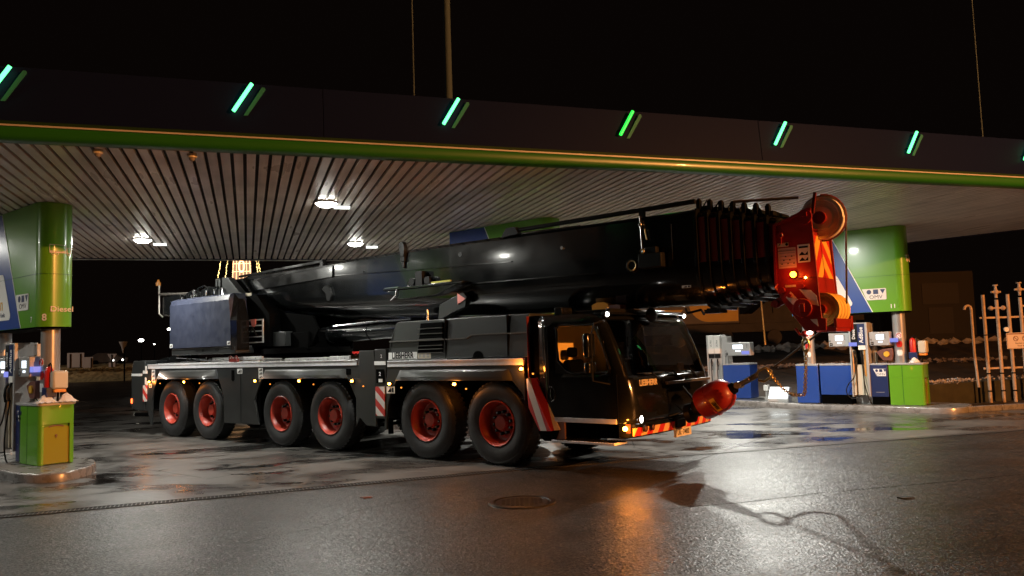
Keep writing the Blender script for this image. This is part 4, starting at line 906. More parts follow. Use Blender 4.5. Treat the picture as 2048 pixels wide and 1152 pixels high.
mb = MB(); mb.cyl((-12.65, .1, .50), (-11.9, .1, .52), .05, 10); mb.mk('rear_bumper_bar', 'dark', cr); mb = MB(); mb.cyl((-12.68, .1, .50), (-12.63, .1, .50), .045, 10); mb.mk('bar_cap', 'white', cr)
# small warning and info decals on the side
def decal(x0, x1, z0, z1, y=-.004, par=None, rows=2):
    mb = MB(); mb.box(x0, x1, y - .002, y + .003, z0, z1); d = mb.mk('decal', 'white', par or cr, smooth=0)
    mb = MB(); n = rows
    for k in range(n):
        zc = z0 + (z1 - z0) * (k + .5) / n; hh = (z1 - z0) / n * .30
        mb.prism([(x0 + (x1 - x0) * .15, zc - hh), (x0 + (x1 - x0) * .5, zc + hh), (x0 + (x1 - x0) * .6, zc - hh)], y - .004, y - .0015, 'y'); mb.box(x0 + (x1 - x0) * .68, x0 + (x1 - x0) * .88, y - .004, y - .0015, zc - hh, zc + hh)
    mb.mk('print', 'ink', d, smooth=0); return d
decal(-11.58, -11.42, 1.36, 1.68, rows=3); decal(-11.72, -11.58, 1.22, 1.32, rows=1); decal(-7.62, -7.42, 1.56, 1.67, rows=1); decal(-6.78, -6.62, 1.44, 1.68, rows=3); decal(-2.62, -2.40, 1.17, 1.30, rows=1)
mb = MB(); mb.prism([(-7.86, 1.64), (-7.74, 1.64), (-7.74, 1.42), (-7.80, 1.38), (-7.86, 1.42)], -.005, .0, 'y'); mb.mk('grab_slot', 'dark', cr)
mb = MB(); mb.box(-3.78, -3.64, -.008, .004, 1.52, 1.64); mb.mk('grab_slot', 'dark', cr)
# marker lamps (amber, lit) and small amber glows under the skirts
def marker(x, z, m='amber', sz=1.0, y=-.03):
    mb = MB(); mb.box(x - .05 * sz, x + .05 * sz, y, y + .028, z - .035 * sz, z + .035 * sz); h = mb.mk('marker_lamp', 'ink', cr, bevel=.004)
    mb = MB(); mb.sphere((x, y - .004, z), .030 * sz, 6, (1.2, .6, .8)); mb.mk('bulb', m, h)
for x, z in ((-11.66, 1.37), (-9.92, 1.37), (-6.88, 1.40), (-5.28, 1.40), (-3.58, 1.40), (-2.51, 1.35), (-.86, 1.35), (.63, 1.60)): marker(x, z)
for x, z in ((-11.15, 1.33), (-9.25, 1.34), (-6.35, 1.33), (-4.83, 1.33), (-3.28, 1.30), (-2.22, 1.28), (-.61, 1.27), (.84, 1.52)): marker(x, z, 'amberdim', .55, .0)
def amber_light(x, y, z, wtt):
    d = bpy.data.lights.new('lamp_light', 'POINT'); d.energy = wtt; d.color = (1, .28, .03); d.shadow_soft_size = .04
    lo = bpy.data.objects.new('lamp_light', d); COL.objects.link(lo); lo.parent = cr; lo.location = (x, y, z)
amber_light(2.66, -.10, .70, 20); amber_light(.63, -.10, 1.58, 7); amber_light(-.86, -.12, 1.33, 6); amber_light(-9.92, -.12, 1.35, 4); amber_light(-11.66, -.12, 1.35, 4)
# wheels
def wheel():
    mb = MB()
    prof = [(.05, .375), (.015, .40), (-.004, .46), (-.012, .53), (.0, .60), (.025, .650), (.055, .680), (.085, .694), (.13, .700), (.29, .700), (.335, .694), (.365, .680), (.39, .650), (.41, .58), (.40, .46), (.36, .375)]
    mb.lathe(prof, (0, 0, 0), 'y', 64)
    for r in (.455, .635):
        mb.ring((0, .004 if r < .5 else .017, 0), r, .006, 'y', 64, 5)
    for k in range(46):
        a = 2 * math.pi * k / 46; c, s = math.cos(a), math.sin(a)
        for y0, y1, off in ((.045, .15, 0), (.26, .375, .068)):
            ca, sa = math.cos(a + off), math.sin(a + off)
            t_ = Vector((-sa, 0, ca)) * .028; r0 = Vector((ca, 0, sa))
            v = [r0 * rr + t_ * sg + Vector((0, yy, 0)) for rr in (.66, .708 if y0 > .1 else .702) for sg in (-1, 1) for yy in (y0 + (.02 if rr > .67 and y0 < .1 else 0), y1)]
            mb.add(v, [(0, 1, 3, 2), (4, 6, 7, 5), (0, 4, 5, 1), (2, 3, 7, 6), (0, 2, 6, 4), (1, 5, 7, 3)])
    ty = mb.mk('wheel', 'rubber', cr, smooth=35)
    mb = MB(); mb.lathe([(.05, .378), (.010, .378), (.002, .368), (.010, .358), (.05, .352), (.07, .335), (.16, .318), (.22, .30), (.235, .27), (.225, .20), (.205, .145), (.205, .12)], (0, 0, 0), 'y', 56); mb.mk('rim', 'rim', ty, smooth=35)
    mb = MB(); mb.lathe([(.21, .130), (.12, .126), (.105, .115), (.103, .0001)], (0, 0, 0), 'y', 36); mb.mk('hub', 'rim', ty, smooth=35)
    mb = MB()
    for k in range(10):
        a = 2 * math.pi * (k + .3) / 10; mb.cyl((math.cos(a) * .183, .224, math.sin(a) * .183), (math.cos(a) * .183, .150, math.sin(a) * .183), .027, 8)
    mb.mk('wheel_nuts', 'ink', ty)
    mb = MB()
    for k in range(10):
        a = 2 * math.pi * (k + .3) / 10; mb.cyl((math.cos(a) * .183, .151, math.sin(a) * .183), (math.cos(a) * .183, .138, math.sin(a) * .183), .012, 6)
    mb.mk('nut_tips', 'steel', ty)
    return ty
w0 = wheel(); first = True
for x in (-10.66, -8.99, -6.04, -4.38, -1.66, 0):
    for near in (True, False):
        wv = w0 if first else dup(w0, (0, 0, 0)); first = False
        wv.location = (x, .035 if near else WD - .035, .70)
        wv.rotation_euler = (0, x * 1.7, 0 if near else math.pi)
# striped bent corner plate
mb = MB(); mb.prism([(.74, 1.45), (.90, 1.45), (1.33, .655), (.97, .63), (.765, .98)], .03, .05, 'y')
mb.v = [(.74, -.05, 1.44), (.80, -.085, 1.45), (1.22, -.085, .64), (.97, -.05, .63), (.765, -.05, .98), (.80, -.065, 1.45), (.90, -.01, 1.45), (1.33, -.01, .655), (1.22, -.065, .64)]
mb.f = [(0, 1, 2, 3, 4), (1, 6, 7, 2)]; mb.m = [0, 0]
mb.v += [(.74, .04, 1.44), (.97, .04, .63), (.765, .04, .98), (.90, .04, 1.45), (1.33, .04, .655)]
mb.f += [(0, 4, 11, 9), (4, 3, 10, 11), (3, 2, 7, 13, 10), (6, 12, 13, 7), (0, 9, 12, 6, 1), (9, 11, 10, 13, 12)]; mb.m += [0] * 6
mb.mk('corner_warning_plate', 'plate_stripe2', cr, smooth=0)
mb = MB(); mb.prism([(.90, .64), (1.30, .64), (1.22, .47), (1.02, .47), (.95, .52)], .0, .3, 'y'); mb.mk('plate_bracket', 'dark', cr)
# engine hood
mb = MB(); hy0, hy1 = .03, WD - .03
pro = [(-2.58, 1.79), (-2.55, 2.12), (-2.42, 2.46), (-2.36, 2.49), (.74, 2.49), (.74, 1.79)]
v = [(x, hy0 + (.05 if z > 2.3 else 0), z) for x, z in pro] + [(x, hy1 - (.05 if z > 2.3 else 0), z) for x, z in pro]
n = len(pro); mb.add(v, [tuple(range(n))[::-1], tuple(range(n, 2 * n))] + [(i, (i + 1) % n, n + (i + 1) % n, n + i) for i in range(n)])
hood = mb.mk('engine_hood', 'grey', cr, smooth=0, bevel=.015)
for x_ in (-1.112, .30): mb = MB(); mb.box(x_, x_ + .014, hy0 - .004, hy0 + .05, 1.80, 2.485); mb.mk('panel_gap', 'dark', hood)
mb = MB()
def ridge(x0, z0, x1, z1): mb.prism([(x0, z0), (x1, z1), (x1, z1 + .022), (x0, z0 + .022)], hy0 - .014, hy0 + .02, 'y')
ridge(-2.55, 2.118, -1.12, 2.118); ridge(-1.09, 2.118, -.60, 2.122); ridge(-.60, 2.122, -.49, 2.172); ridge(-.49, 2.172, .30, 2.175); ridge(.32, 2.17, .74, 2.17); mb.mk('pressed_edge', mat('edge_highlight_grey', (.12, .12, .11), .35), hood, smooth=0)  # highlight along the pressed edge painted as a lighter grey
mb = MB()
for zb, zt in ((2.34, 2.435), (2.245, 2.325), (2.155, 2.23), (2.035, 2.11), (1.90, 2.02)):
    xs = -1.70 - (2.45 - (zb + zt) / 2) * .17; mb.prism([(xs - .02, zb), (-1.17, zb), (-1.17, zt), (xs, zt)], hy0 - .003, hy0 + .04, 'y')
lv = mb.mk('louvre_openings', 'dark', hood, smooth=0)
mb = MB()
for z in (2.332, 2.238, 2.143, 2.025, 1.96, 1.895):
    mb.prism([(-1.80, z), (-1.17, z), (-1.17, z + .012), (-1.79, z + .012)], hy0 - .012, hy0 + .03, 'y')
mb.mk('louvre_blades', mat('louvre_grey', (.10, .10, .095), .35), lv, smooth=0)
mb = MB(); mb.box(-2.575, -1.815, hy0 - .010, hy0 - .002, 1.795, 1.925); np_ = mb.mk('maker_plate', 'white', hood)
text('LIEBHERR', .158, (-2.195, hy0 - .012, 1.862), SX, SZ, 'ink', 'lettering', np_, .022, sx=.86)
mb = MB(); mb.box(-1.80, -1.47, hy0 - .006, hy0 - .002, 1.80, 1.90); d = mb.mk('decal', 'plast', hood); mb = MB()
for k in range(3): mb.box(-1.77 + k * .1, -1.71 + k * .1, hy0 - .008, hy0 - .005, 1.82, 1.88)
mb.mk('print', 'lgrey', d)
for x_ in (-.85, .14): mb = MB(); mb.cyl((x_, hy0 - .012, 1.87), (x_, hy0, 1.87), .013, 8); mb.mk('fastener', 'steel', hood)
mb = MB(); mb.prism(arc(-.35, 1.79, .12, 180, 0, 8), hy0 - .005, hy0 + .02, 'y'); mb.mk('foot_cutout', 'dark', hood)
mb = MB(); mb.box(.742, .96, .06, WD - .06, 1.05, 2.44); mb.mk('cab_rear_wall', 'dark', cr)
mb = MB(); mb.box(.745, .752, -.008, .055, 1.35, 2.44); mb.mk('red_edge_reflector', 'darkred', cr)
mb = MB(); mb.cyl((-1.95, .45, 2.49), (-1.95, .45, 2.70), .03, 10, .015); mb.mk('exhaust_stub', 'steel', cr)
# ---- cab
lv_ = [(.78, 2.60), (.86, 2.615), (1.05, 2.62), (1.25, 2.59), (1.40, 2.55), (1.445, 2.535), (1.55, 2.50), (1.73, 2.44), (2.0, 2.335), (2.24, 2.225), (2.335, 2.165), (2.40, 2.08), (2.435, 1.9)]
XR = .97; ts = [0, .14, .30, .42, .62, .82, 1.0]
def outline(z, xf):
    r = .22; ym = 0; 
    if z > 2.35: ym = (z - 2.35) * .9
    xs = [XR + (xf - r - XR) * t for t in ts]
    p = [(x, ym) for x in xs]
    p += [(xf - r + r * math.sin(a * math.pi / 8), ym + r - r * math.cos(a * math.pi / 8)) for a in range(1, 4)]
    fy = [ym + r + (WD - 2 * (r + ym)) * k / 8 for k in range(9)]
    p += [(xf + .05 * (1 - ((y - WD / 2) / (WD / 2 - r)) ** 2), y) for y in fy]
    q = [(x, WD - y) for x, y in p[:10]][::-1]
    return p + q
rows = [[(x, y, z) for x, y in outline(z, xf)] for z, xf in lv_]
nc = len(rows[0]); body = MB(); gw = MB(); gs = MB(); gs2 = MB()
allv = [v for r in rows for v in r]
def cell(mb_, j, i): mb_.f.append((j * nc + i, j * nc + i + 1, (j + 1) * nc + i + 1, (j + 1) * nc + i)); mb_.m.append(0)
for q in (body, gw, gs, gs2): q.v = list(allv)
for j in range(len(rows) - 1):
    z0 = lv_[j][0]; z1 = lv_[j + 1][0]
    for i in range(nc - 1):
        if 9 <= i <= 17 and z0 >= 1.44 and z1 <= 2.34: cell(gw, j, i)
        elif 2 <= i <= 5 and z0 >= 1.54 and z1 <= 2.25: cell(gs, j, i)
        elif nc - 7 <= i <= nc - 4 and z0 >= 1.54 and z1 <= 2.25: cell(gs2, j, i)
        else: cell(body, j, i)
body.f.append(tuple((len(rows) - 1) * nc + i for i in range(nc))); body.m.append(0)
cab = body.mk('cab', 'black', cr, smooth=50)
sol = cab.modifiers.new('thickness', 'SOLIDIFY'); sol.thickness = .035; sol.offset = -1
ws = gw.mk('windscreen', 'glass', cab, smooth=60); gs.mk('side_window', 'glass', cab, smooth=0); gs2.mk('side_window', 'glass', cab, smooth=0)
for o in (ws,) + tuple(k for k in kids(cab) if k.name.startswith('side_window')):
    bm = bmesh.new(); bm.from_mesh(o.data); bmesh.ops.delete(bm, geom=[v for v in bm.verts if not v.link_faces], context='VERTS'); bm.to_mesh(o.data); bm.free()
# window frames and the cut lower rear corner
mb = MB(); fx = lambda z: 2.60 - max(0, z - 1.2) * .31
mb.tube([(1.33, -.006, 1.72), (1.33, -.006, 2.20), (1.38, -.006, 2.26), (2.02, -.006, 2.26), (2.08, -.006, 2.22), (2.28, -.006, 1.58), (2.24, -.006, 1.53), (1.60, -.006, 1.53), (1.50, -.006, 1.56), (1.33, -.006, 1.72)], .018, 8); mb.prism([(1.28, 1.52), (1.60, 1.52), (1.33, 1.76), (1.28, 1.76)], -.004, .0, 'y'); mb.mk('window_frame', 'black', cab, smooth=40)
mb = MB(); mb.box(1.14, 1.148, -.004, .001, .80, 2.30); mb.box(2.385, 2.392, -.004, .001, .8, 1.5); mb.mk('door_seam', 'ink', cab)
mb = MB(); mb.ring((1.19, -.003, 1.20), .075, .006, 'y', 24, 5, 1.5); mb.tube([(1.19, -.012, 1.28), (1.19, -.02, 1.20), (1.19, -.012, 1.13)], .010, 6); mb.mk('door_handle', 'black', cab)
mb = MB(); mb.box(1.24, 2.36, -.014, .02, .775, .845); mb.mk('sill_strip', 'alu', cab, bevel=.004)
mb = MB(); mb.box(1.24, 1.40, .02, .06, .50, .774); mb.mk('step_bracket', mat('pinkish_bracket', (.30, .17, .14), .5), cr)
mb = MB(); mb.box(1.20, 2.34, -.06, .30, .465, .50); st = mb.mk('entry_step', 'alu', cr, bevel=.004); mb = MB()
for k in range(22): mb.box(1.24 + k * .05, 1.262 + k * .05, -.04, .26, .5005, .506)
mb.mk('step_grip', 'ink', st)
mb = MB(); mb.box(1.0, 2.3, .32, 2.4, .52, .775); mb.mk('cab_floor_frame', 'dark', cr)
# bumper
mb = MB(); bo = outline(.7, 2.60); bo = [p for p in bo if p[0] > 2.25]
mb.prism(bo, .575, .778, 'z'); bum = mb.mk('bumper', 'black', cab, bevel=.012, smooth=50)
mb = MB()
v = []; ys = [.07 + (2.66 - .07) * k / 12 for k in range(13)]
for y in ys:
    xf = 2.608 + .05 * (1 - ((y - WD / 2) / (WD / 2 - .22)) ** 2); xf = min(xf, 2.66) if .22 < y < WD - .22 else 2.60 - .02
    v += [(xf, y, .60), (xf, y, .715)]
mb.add(v + [(x + .006, y, z) for x, y, z in v], [(2 * i, 2 * i + 2, 2 * i + 3, 2 * i + 1) for i in range(12)] + [(26 + 2 * i, 26 + 2 * i + 1, 26 + 2 * i + 3, 26 + 2 * i + 2) for i in range(12)] + [(2 * i + 1, 2 * i + 3, 26 + 2 * i + 3, 26 + 2 * i + 1) for i in range(12)] + [(2 * i, 26 + 2 * i, 26 + 2 * i + 2, 2 * i + 2) for i in range(12)])
mb.mk('striped_bumper_band', 'bumper_stripe', bum, smooth=0)
mb = MB(); mb.box(2.665, 2.69, 1.16, 1.70, .475, .60); pl = mb.mk('number_plate', mat('number_plate_white', (.78, .74, .62), .4), cr)
text('UL· 7482', .105, (2.692, 1.43, .537), (0, 1, 0), SZ, 'ink', 'lettering', pl, .012, sx=1.0)
mb = MB(); mb.box(2.64, 2.70, 1.22, 1.52, .62, .735); mb.cyl((2.70, 1.18, .76), (2.72, 1.62, .78), .03, 10); mb.mk('tow_bracket', 'ink', cr, bevel=.006)
def lampdisc(x, y, z, r, m, nm, hm='ink'):
    mb = MB(); mb.lathe([(-.02, r * 1.15), (.012, r * 1.15), (.014, r * .95)], (x, y, z), 'x', 24); h = mb.mk(nm, hm, cab)
    mb = MB(); mb.lathe([(.006, r * .94), (.018, r * .5), (.020, .0001)], (x, y, z), 'x', 24); mb.mk('lens', m, h)
lampdisc(2.625, .24, .835, .058, 'wlamp', 'headlamp'); lampdisc(2.625, WD - .24, .835, .058, 'ink', 'headlamp')
lampdisc(2.665, .29, .70, .045, 'brown', 'fog_lamp'); lampdisc(2.67, .50, .70, .040, 'brown', 'fog_lamp'); lampdisc(2.67, WD - .35, .70, .045, 'brown', 'fog_lamp')
mb = MB(); mb.box(2.42, 2.545, .035, .08, .64, .78); h = mb.mk('indicator_lamp', 'brown', cab, bevel=.006); mb = MB(); mb.sphere((2.475, .03, .71), .045, 7, (1, .5, .8)); mb.mk('bulb', 'amber', h)
text('LIEBHERR', .125, (2.592, .56, 1.355), (0.06, 1, 0), SZ, mat('pale_lettering', (.75, .62, .42), .5), 'lettering', cab, .03, depth=.006, sx=.92)
mb = MB(); mb.tube([(2.64, .92, 1.15), (2.67, 1.5, .85)], .012, 6); mb.mk('front_grab_rail', 'ink', cab)
# wipers
for y0 in (.95, 1.62, 2.22):
    mb = MB(); mb.tube([(2.60, y0, 1.36), (2.615, y0 - .10, 1.40), (2.60, y0 - .28, 1.50)], .014, 6); mb.tube([(2.60, y0 + .02, 1.40), (2.58, y0 - .5, 1.49)], .010, 6); mb.cyl((2.56, y0, 1.35), (2.63, y0, 1.36), .03, 10); mb.mk('wiper', 'ink', cab)
mb = MB(); mb.box(2.58, 2.66, 1.05, 2.55, 1.30, 1.345); mb.mk('front_step_rail', 'hook', cab, bevel=.01)
# sun visor / marker lights / roof details
mb = MB(); mb.box(1.95, 2.20, .12, WD - .12, 2.40, 2.435); mb.mk('roof_visor', 'black', cab, bevel=.012)
for y in (.12, WD - .16):
    mb = MB(); mb.lathe([(-.05, .045), (.02, .05), (.03, .04)], (2.16, y, 2.40), 'x', 16); h = mb.mk('roof_lamp', 'ink', cab); mb = MB(); mb.sphere((2.19, y, 2.40), .035, 6); mb.mk('bulb', 'wlamp', h)
mb = MB(); mb.cyl((2.05, .95, 2.47), (2.12, 2.62, 2.45), .018, 8); mb.mk('mirror_arm', 'steel', cab)
mb = MB(); mb.sphere((2.30, 1.28, 2.40), .15, 9, (.35, 1.15, .78)); mb.mk('front_mirror', 'ink', cab)
mb = MB(); mb.box(2.06, 2.10, .35, 1.10, 2.42, 2.50); mb.mk('roof_light_bar', 'ink', cab)
mb = MB(); mb.box(1.18, 2.0, .5, 2.3, 2.44, 2.50); mb.box(1.15, 1.3, .2, .5, 2.44, 2.56); mb.mk('roof_hatch', 'black', cab, bevel=.015)
mb = MB(); mb.prism([(1.38, 2.50), (1.70, 2.50), (1.70, 2.60), (1.60, 2.64), (1.48, 2.64), (1.38, 2.60)], .95, 1.2, 'y'); mb.mk('roof_beacon', mat('beacon_orange', (.9, .35, .03), .3), cab)
mb = MB(); mb.box(1.75, 1.95, .9, 1.1, 2.50, 2.58); mb.mk('roof_box', 'brown', cab); mb = MB(); mb.cyl((2.02, .4, 2.44), (2.02, .4, 2.52), .02, 8); mb.mk('washer_nozzle', 'steel', cab)
# side mirrors
mb = MB(); mb.tube([(2.20, .0, 2.30), (2.16, -.20, 2.26), (2.14, -.26, 2.1), (2.14, -.26, 1.42), (2.28, -.02, 1.36)], .014, 7); ma = mb.mk('mirror_bracket', 'ink', cab)
mb = MB(); mb.box(2.04, 2.14, -.36, -.14, 1.76, 2.12); mb.mk('side_mirror', 'black', cab, bevel=.035); mb = MB(); mb.box(2.05, 2.15, -.36, -.14, 1.53, 1.70); mb.mk('side_mirror', 'black', cab, bevel=.035)
mb = MB(); mb.box(2.034, 2.041, -.34, -.16, 1.79, 2.09); mb.box(2.044, 2.051, -.34, -.16, 1.555, 1.675); mb.mk('mirror_glass', 'steel', cab)
# cab interior
mb = MB(); mb.box(1.01, 1.03, .05, 1.95, .8, 2.38); mb.mk('interior_lining', 'lining_sodium', cab)
mb = MB(); mb.box(1.03, 2.45, .06, WD - .06, .80, .84); mb.prism([(2.18, .84), (2.48, .84), (2.44, 1.40), (2.25, 1.46), (2.10, 1.30)], .1, WD - .1, 'y'); mb.mk('dashboard', 'ink', cab, bevel=.02)
def seat(y):
    mb = MB(); mb.box(1.35, 1.80, y - .25, y + .25, 1.10, 1.25); mb.prism([(1.12, 1.25), (1.36, 1.25), (1.26, 1.72), (1.14, 1.72)], y - .22, y + .22, 'y'); mb.box(1.14, 1.22, y - .12, y + .12, 1.76, 1.92); mb.box(1.42, 1.75, y - .18, y + .18, .84, 1.10); mb.mk('seat', 'dark', cab, bevel=.05)
seat(.62); seat(2.05)
mb = MB(); mb.ring((0, 0, 0), .20, .018, 'x', 28, 8); mb.box(-.01, .01, -.2, .2, -.015, .015); swl = mb.mk('steering_wheel', 'ink', cab); swl.location = (2.02, .62, 1.50); swl.rotation_euler = (0, R(-35), 0)
mb = MB(); mb.box(2.20, 2.42, .9, 1.6, 1.47, 1.48); mb.mk('papers_on_dashboard', 'paper', cab); 
mb = MB(); mb.box(2.20, 2.23, 2.25, 2.45, 1.48, 1.60); mb.mk('display_screen', 'ink', cab)
# ---- superstructure
mb = MB(); mb.cyl((-6.9, 1.39, 1.70), (-6.9, 1.39, 1.98), .95, 40); mb.cyl((-6.9, 1.39, 1.98), (-6.9, 1.39, 2.10), 1.05, 40); mb.mk('slewing_ring', 'dark', cr)
mb = MB(); mb.box(-10.7, -6.0, .75, 2.03, 2.05, 2.45); mb.box(-9.1, -7.7, .55, .9, 2.0, 2.5); mb.mk('turntable', 'dark', cr, bevel=.02)
fr_ = [(-9.0, 2.1), (-8.95, 3.50), (-8.15, 3.44), (-7.55, 3.20), (-6.95, 2.92), (-5.9, 2.80), (-5.7, 2.5), (-6.0, 2.1)]
for y0 in (.80, 1.92):
    mb = MB(); mb.prism(fr_, y0, y0 + .05, 'y'); mb.mk('boom_pivot_frame', 'dark', cr, bevel=.008)
mb = MB(); mb.prism([(-8.95, 2.15), (-8.95, 3.42), (-7.62, 3.38), (-7.35, 3.12), (-7.10, 2.90), (-7.10, 2.15)], .50, .80, 'y'); mb.mk('pivot_side_box', 'dark', cr, bevel=.01)
# counterweight cover, its blue reflection painted into the colour
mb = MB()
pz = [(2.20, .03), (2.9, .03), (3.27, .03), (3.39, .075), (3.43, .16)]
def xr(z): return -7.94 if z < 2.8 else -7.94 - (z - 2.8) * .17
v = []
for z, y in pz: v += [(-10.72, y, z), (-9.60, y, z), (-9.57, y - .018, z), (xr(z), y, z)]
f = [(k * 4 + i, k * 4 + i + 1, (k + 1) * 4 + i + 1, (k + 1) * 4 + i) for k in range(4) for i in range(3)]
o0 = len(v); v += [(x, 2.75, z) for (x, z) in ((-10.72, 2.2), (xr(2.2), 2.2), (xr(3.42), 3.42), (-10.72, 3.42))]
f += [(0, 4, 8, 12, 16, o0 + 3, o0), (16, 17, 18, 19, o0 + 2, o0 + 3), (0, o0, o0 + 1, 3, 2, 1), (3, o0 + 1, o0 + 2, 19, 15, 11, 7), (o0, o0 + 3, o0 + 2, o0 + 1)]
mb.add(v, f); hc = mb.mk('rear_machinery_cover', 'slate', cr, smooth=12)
mb = MB(); v = []
for z in (2.10, 2.78, 3.44): v += [(xr(z) + .003, .028, z), (-7.77 if z < 3 else -8.04, .09, z), (-7.77 if z < 3 else -8.04, .4, z)]
v[3:6] = [(-7.937, .025, 2.78), (-7.77, .085, 2.78), (-7.77, .4, 2.78)]; v[0:3] = [(-7.937, .025, 2.10), (-7.77, .085, 2.10), (-7.77, .4, 2.10)]; v[6:9] = [(-8.045, .20, 3.44), (-7.95, .24, 3.30), (-7.95, .4, 3.30)]
mb.add(v, [(0, 1, 4, 3), (1, 2, 5, 4), (3, 4, 7, 6), (4, 5, 8, 7)]); mb.mk('chamfered_edge', 'black', hc, smooth=0)  # black here stands in for the lamplight blocked by the cab
mb = MB(); mb.box(-10.70, -7.80, .06, 2.7, 2.02, 2.198); mb.mk('lower_frame', 'grey', cr, bevel=.03)
mb = MB(); mb.cyl((-9.2, .05, 2.12), (-9.2, .06, 2.12), .03, 8); mb.box(-8.65, -8.5, .05, .06, 2.10, 2.14); mb.mk('frame_fitting', 'ink', cr)
decal(-10.71, -10.58, 2.22, 2.31, .024, hc, 1); decal(-8.08, -7.95, 2.22, 2.31, .024, hc, 1)
mb = MB(); mb.cyl((-10.5, .20, 1.86), (-8.0, .20, 1.90), .012, 6); mb.cyl((-10.9, .3, 1.96), (-9.3, .22, 1.90), .012, 6)
for x in (-10.2, -9.3, -8.3, -8.2): mb.cyl((x, .2, 1.82), (x, .2, 1.96), .016, 8)
mb.mk('deck_handrail', 'steel', cr)
# black machinery on top of the cover: hoses, valves, winch block
mb = MB(); rnd = random.Random(4)
for k in range(16):
    x = rnd.uniform(-10.6, -9.0); y = rnd.uniform(.25, 1.1); a = rnd.uniform(.10, .28)
    mb.tube([(x, y, 3.40), (x - .05, y, 3.40 + a), (x + .15, y + .05, 3.46 + a), (x + .35, y + .05, 3.38 + a), (x + .45, y, 3.40)], .022, 7)
mb.mk('hydraulic_hoses', 'boom', cr)
mb = MB()
for k in range(9): x = -10.6 + .19 * k; mb.cyl((x, .3 + .1 * (k % 3), 3.40), (x, .3 + .1 * (k % 3), 3.50 + .05 * (k % 4)), .032, 10)
mb.mk('hydraulic_fittings', 'steel', cr)
mb = MB(); mb.prism([(-10.65, 3.42), (-10.55, 3.66), (-10.1, 3.76), (-9.5, 3.68), (-8.9, 3.84), (-8.5, 3.84), (-8.2, 3.52), (-8.1, 3.42)], .70, 1.3, 'y'); mb.mk('winch_housing', 'black', cr, bevel=.03)
mb = MB(); mb.prism([(-8.95, 3.43), (-8.95, 3.88), (-8.70, 3.86), (-8.25, 3.50), (-8.10, 3.43)], .42, .60, 'y'); mb.box(-9.10, -9.0, .40, .55, 3.43, 3.86); mb.box(-9.22, -9.14, .40, .55, 3.43, 3.86); mb.mk('pivot_cover', 'grey', cr, bevel=.01)
mb = MB(); mb.tube([(-11.9, .35, 3.90), (-11.9, .35, 3.15), (-11.8, .4, 3.05)], .025, 8); mb.tube([(-11.9, .35, 3.66), (-10.6, .45, 3.60)], .035, 8); mb.mk('rear_railing', 'hook', cr)
mb = MB(); mb.box(-11.85, -10.9, .4, 1.9, 3.08, 3.62); mb.mk('rear_winch', 'black', cr, bevel=.04)
mb = MB(); mb.cyl((-11.95, .35, 3.90), (-11.95, .35, 3.98), .06, 14); mb.cyl((-11.95, .35, 3.98), (-11.95, .35, 4.06), .045, 14, .02); mb.mk('rear_beacon', emis('dim_beacon', (1, .35, .04), .35), cr)
# climbing grate in pale frame
mb = MB()
gx0, gx1, gz0, gz1, gy = -8.93, -8.14, 2.27, 2.82, .47
gx0, gx1 = -8.12, -7.31; gz0, gz1 = 2.26, 2.78
for z in (gz0, gz0 + .13, gz0 + .26, gz0 + .39, gz1 - .0): mb.box(gx0, gx1, gy, gy + .02, z - .014, z + .014)
mb.box(gx0, gx0 + .045, gy - .002, gy + .022, gz0, gz1); mb.box(gx1 - .045, gx1, gy - .002, gy + .022, gz0, gz1); gr = mb.mk('climbing_grate', 'alub', cr, bevel=.004)
mb = MB(); mb.prism([(-7.80, 2.80), (-7.58, 2.80), (-7.58, 2.68), (-7.65, 2.62), (-7.74, 2.64)], gy - .02, gy - .004, 'y'); mb.mk('red_tag', mat('salmon_tag', (.75, .22, .18), .5), gr)
mb = MB(); mb.tube([(-8.2, gy - .05, 2.45), (-7.8, gy - .08, 2.42), (-7.65, gy - .05, 2.60), (-7.5, gy - .05, 2.42)], .02, 7); mb.mk('grate_hose', 'ink', gr)
mb = MB(); mb.box(-7.30, -6.65, .60, .85, 2.14, 2.48); mb.mk('battery_box', 'grey', cr, bevel=.015)
mb = MB(); mb.prism([(-8.12, 3.36), (-7.80, 3.36), (-7.80, 3.43), (-8.12, 3.43)], .488, .497, 'y'); mb.mk('decal', 'plast', cr)
# luffing cylinder
mb = MB(); mb.cyl((-7.1, 1.39, 2.36), (-2.0, 1.39, 2.45), .19, 32); cyl_ = mb.mk('luffing_cylinder', 'boom', cr)
mb = MB(); mb.cyl((-7.3, 1.39, 2.36), (-7.08, 1.39, 2.36), .26, 24); mb.ring((-5.95, 1.39, 2.38), .19, .02, 'x', 30, 6); mb.ring((-4.6, 1.39, 2.405), .19, .02, 'x', 30, 6); mb.mk('cylinder_collar', 'black', cyl_)
mb = MB(); mb.cyl((-2.0, 1.39, 2.45), (-1.2, 1.39, 2.52), .13, 24); mb.mk('piston_rod', 'steel', cyl_)
mb = MB(); mb.tube([(-5.7, 1.22, 2.55), (-4.2, 1.22, 2.60), (-3.2, 1.22, 2.60)], .03, 8); mb.mk('cylinder_pipe', 'steel', cyl_)
mb = MB(); mb.prism([(-1.95, 2.50), (-1.90, 2.80), (-1.30, 3.0), (-1.20, 2.9), (-1.25, 2.72), (-1.6, 2.62)], .72, .84, 'y'); mb.mk('cylinder_bracket', 'grey', cr, bevel=.01)
mb = MB(); mb.prism([(-1.42, 2.98), (-1.42, 2.78), (-1.22, 2.87)], .705, .716, 'y'); mb.mk('red_white_triangle', mat('pale_red_reflector', (.85, .30, .26), .5), cr)
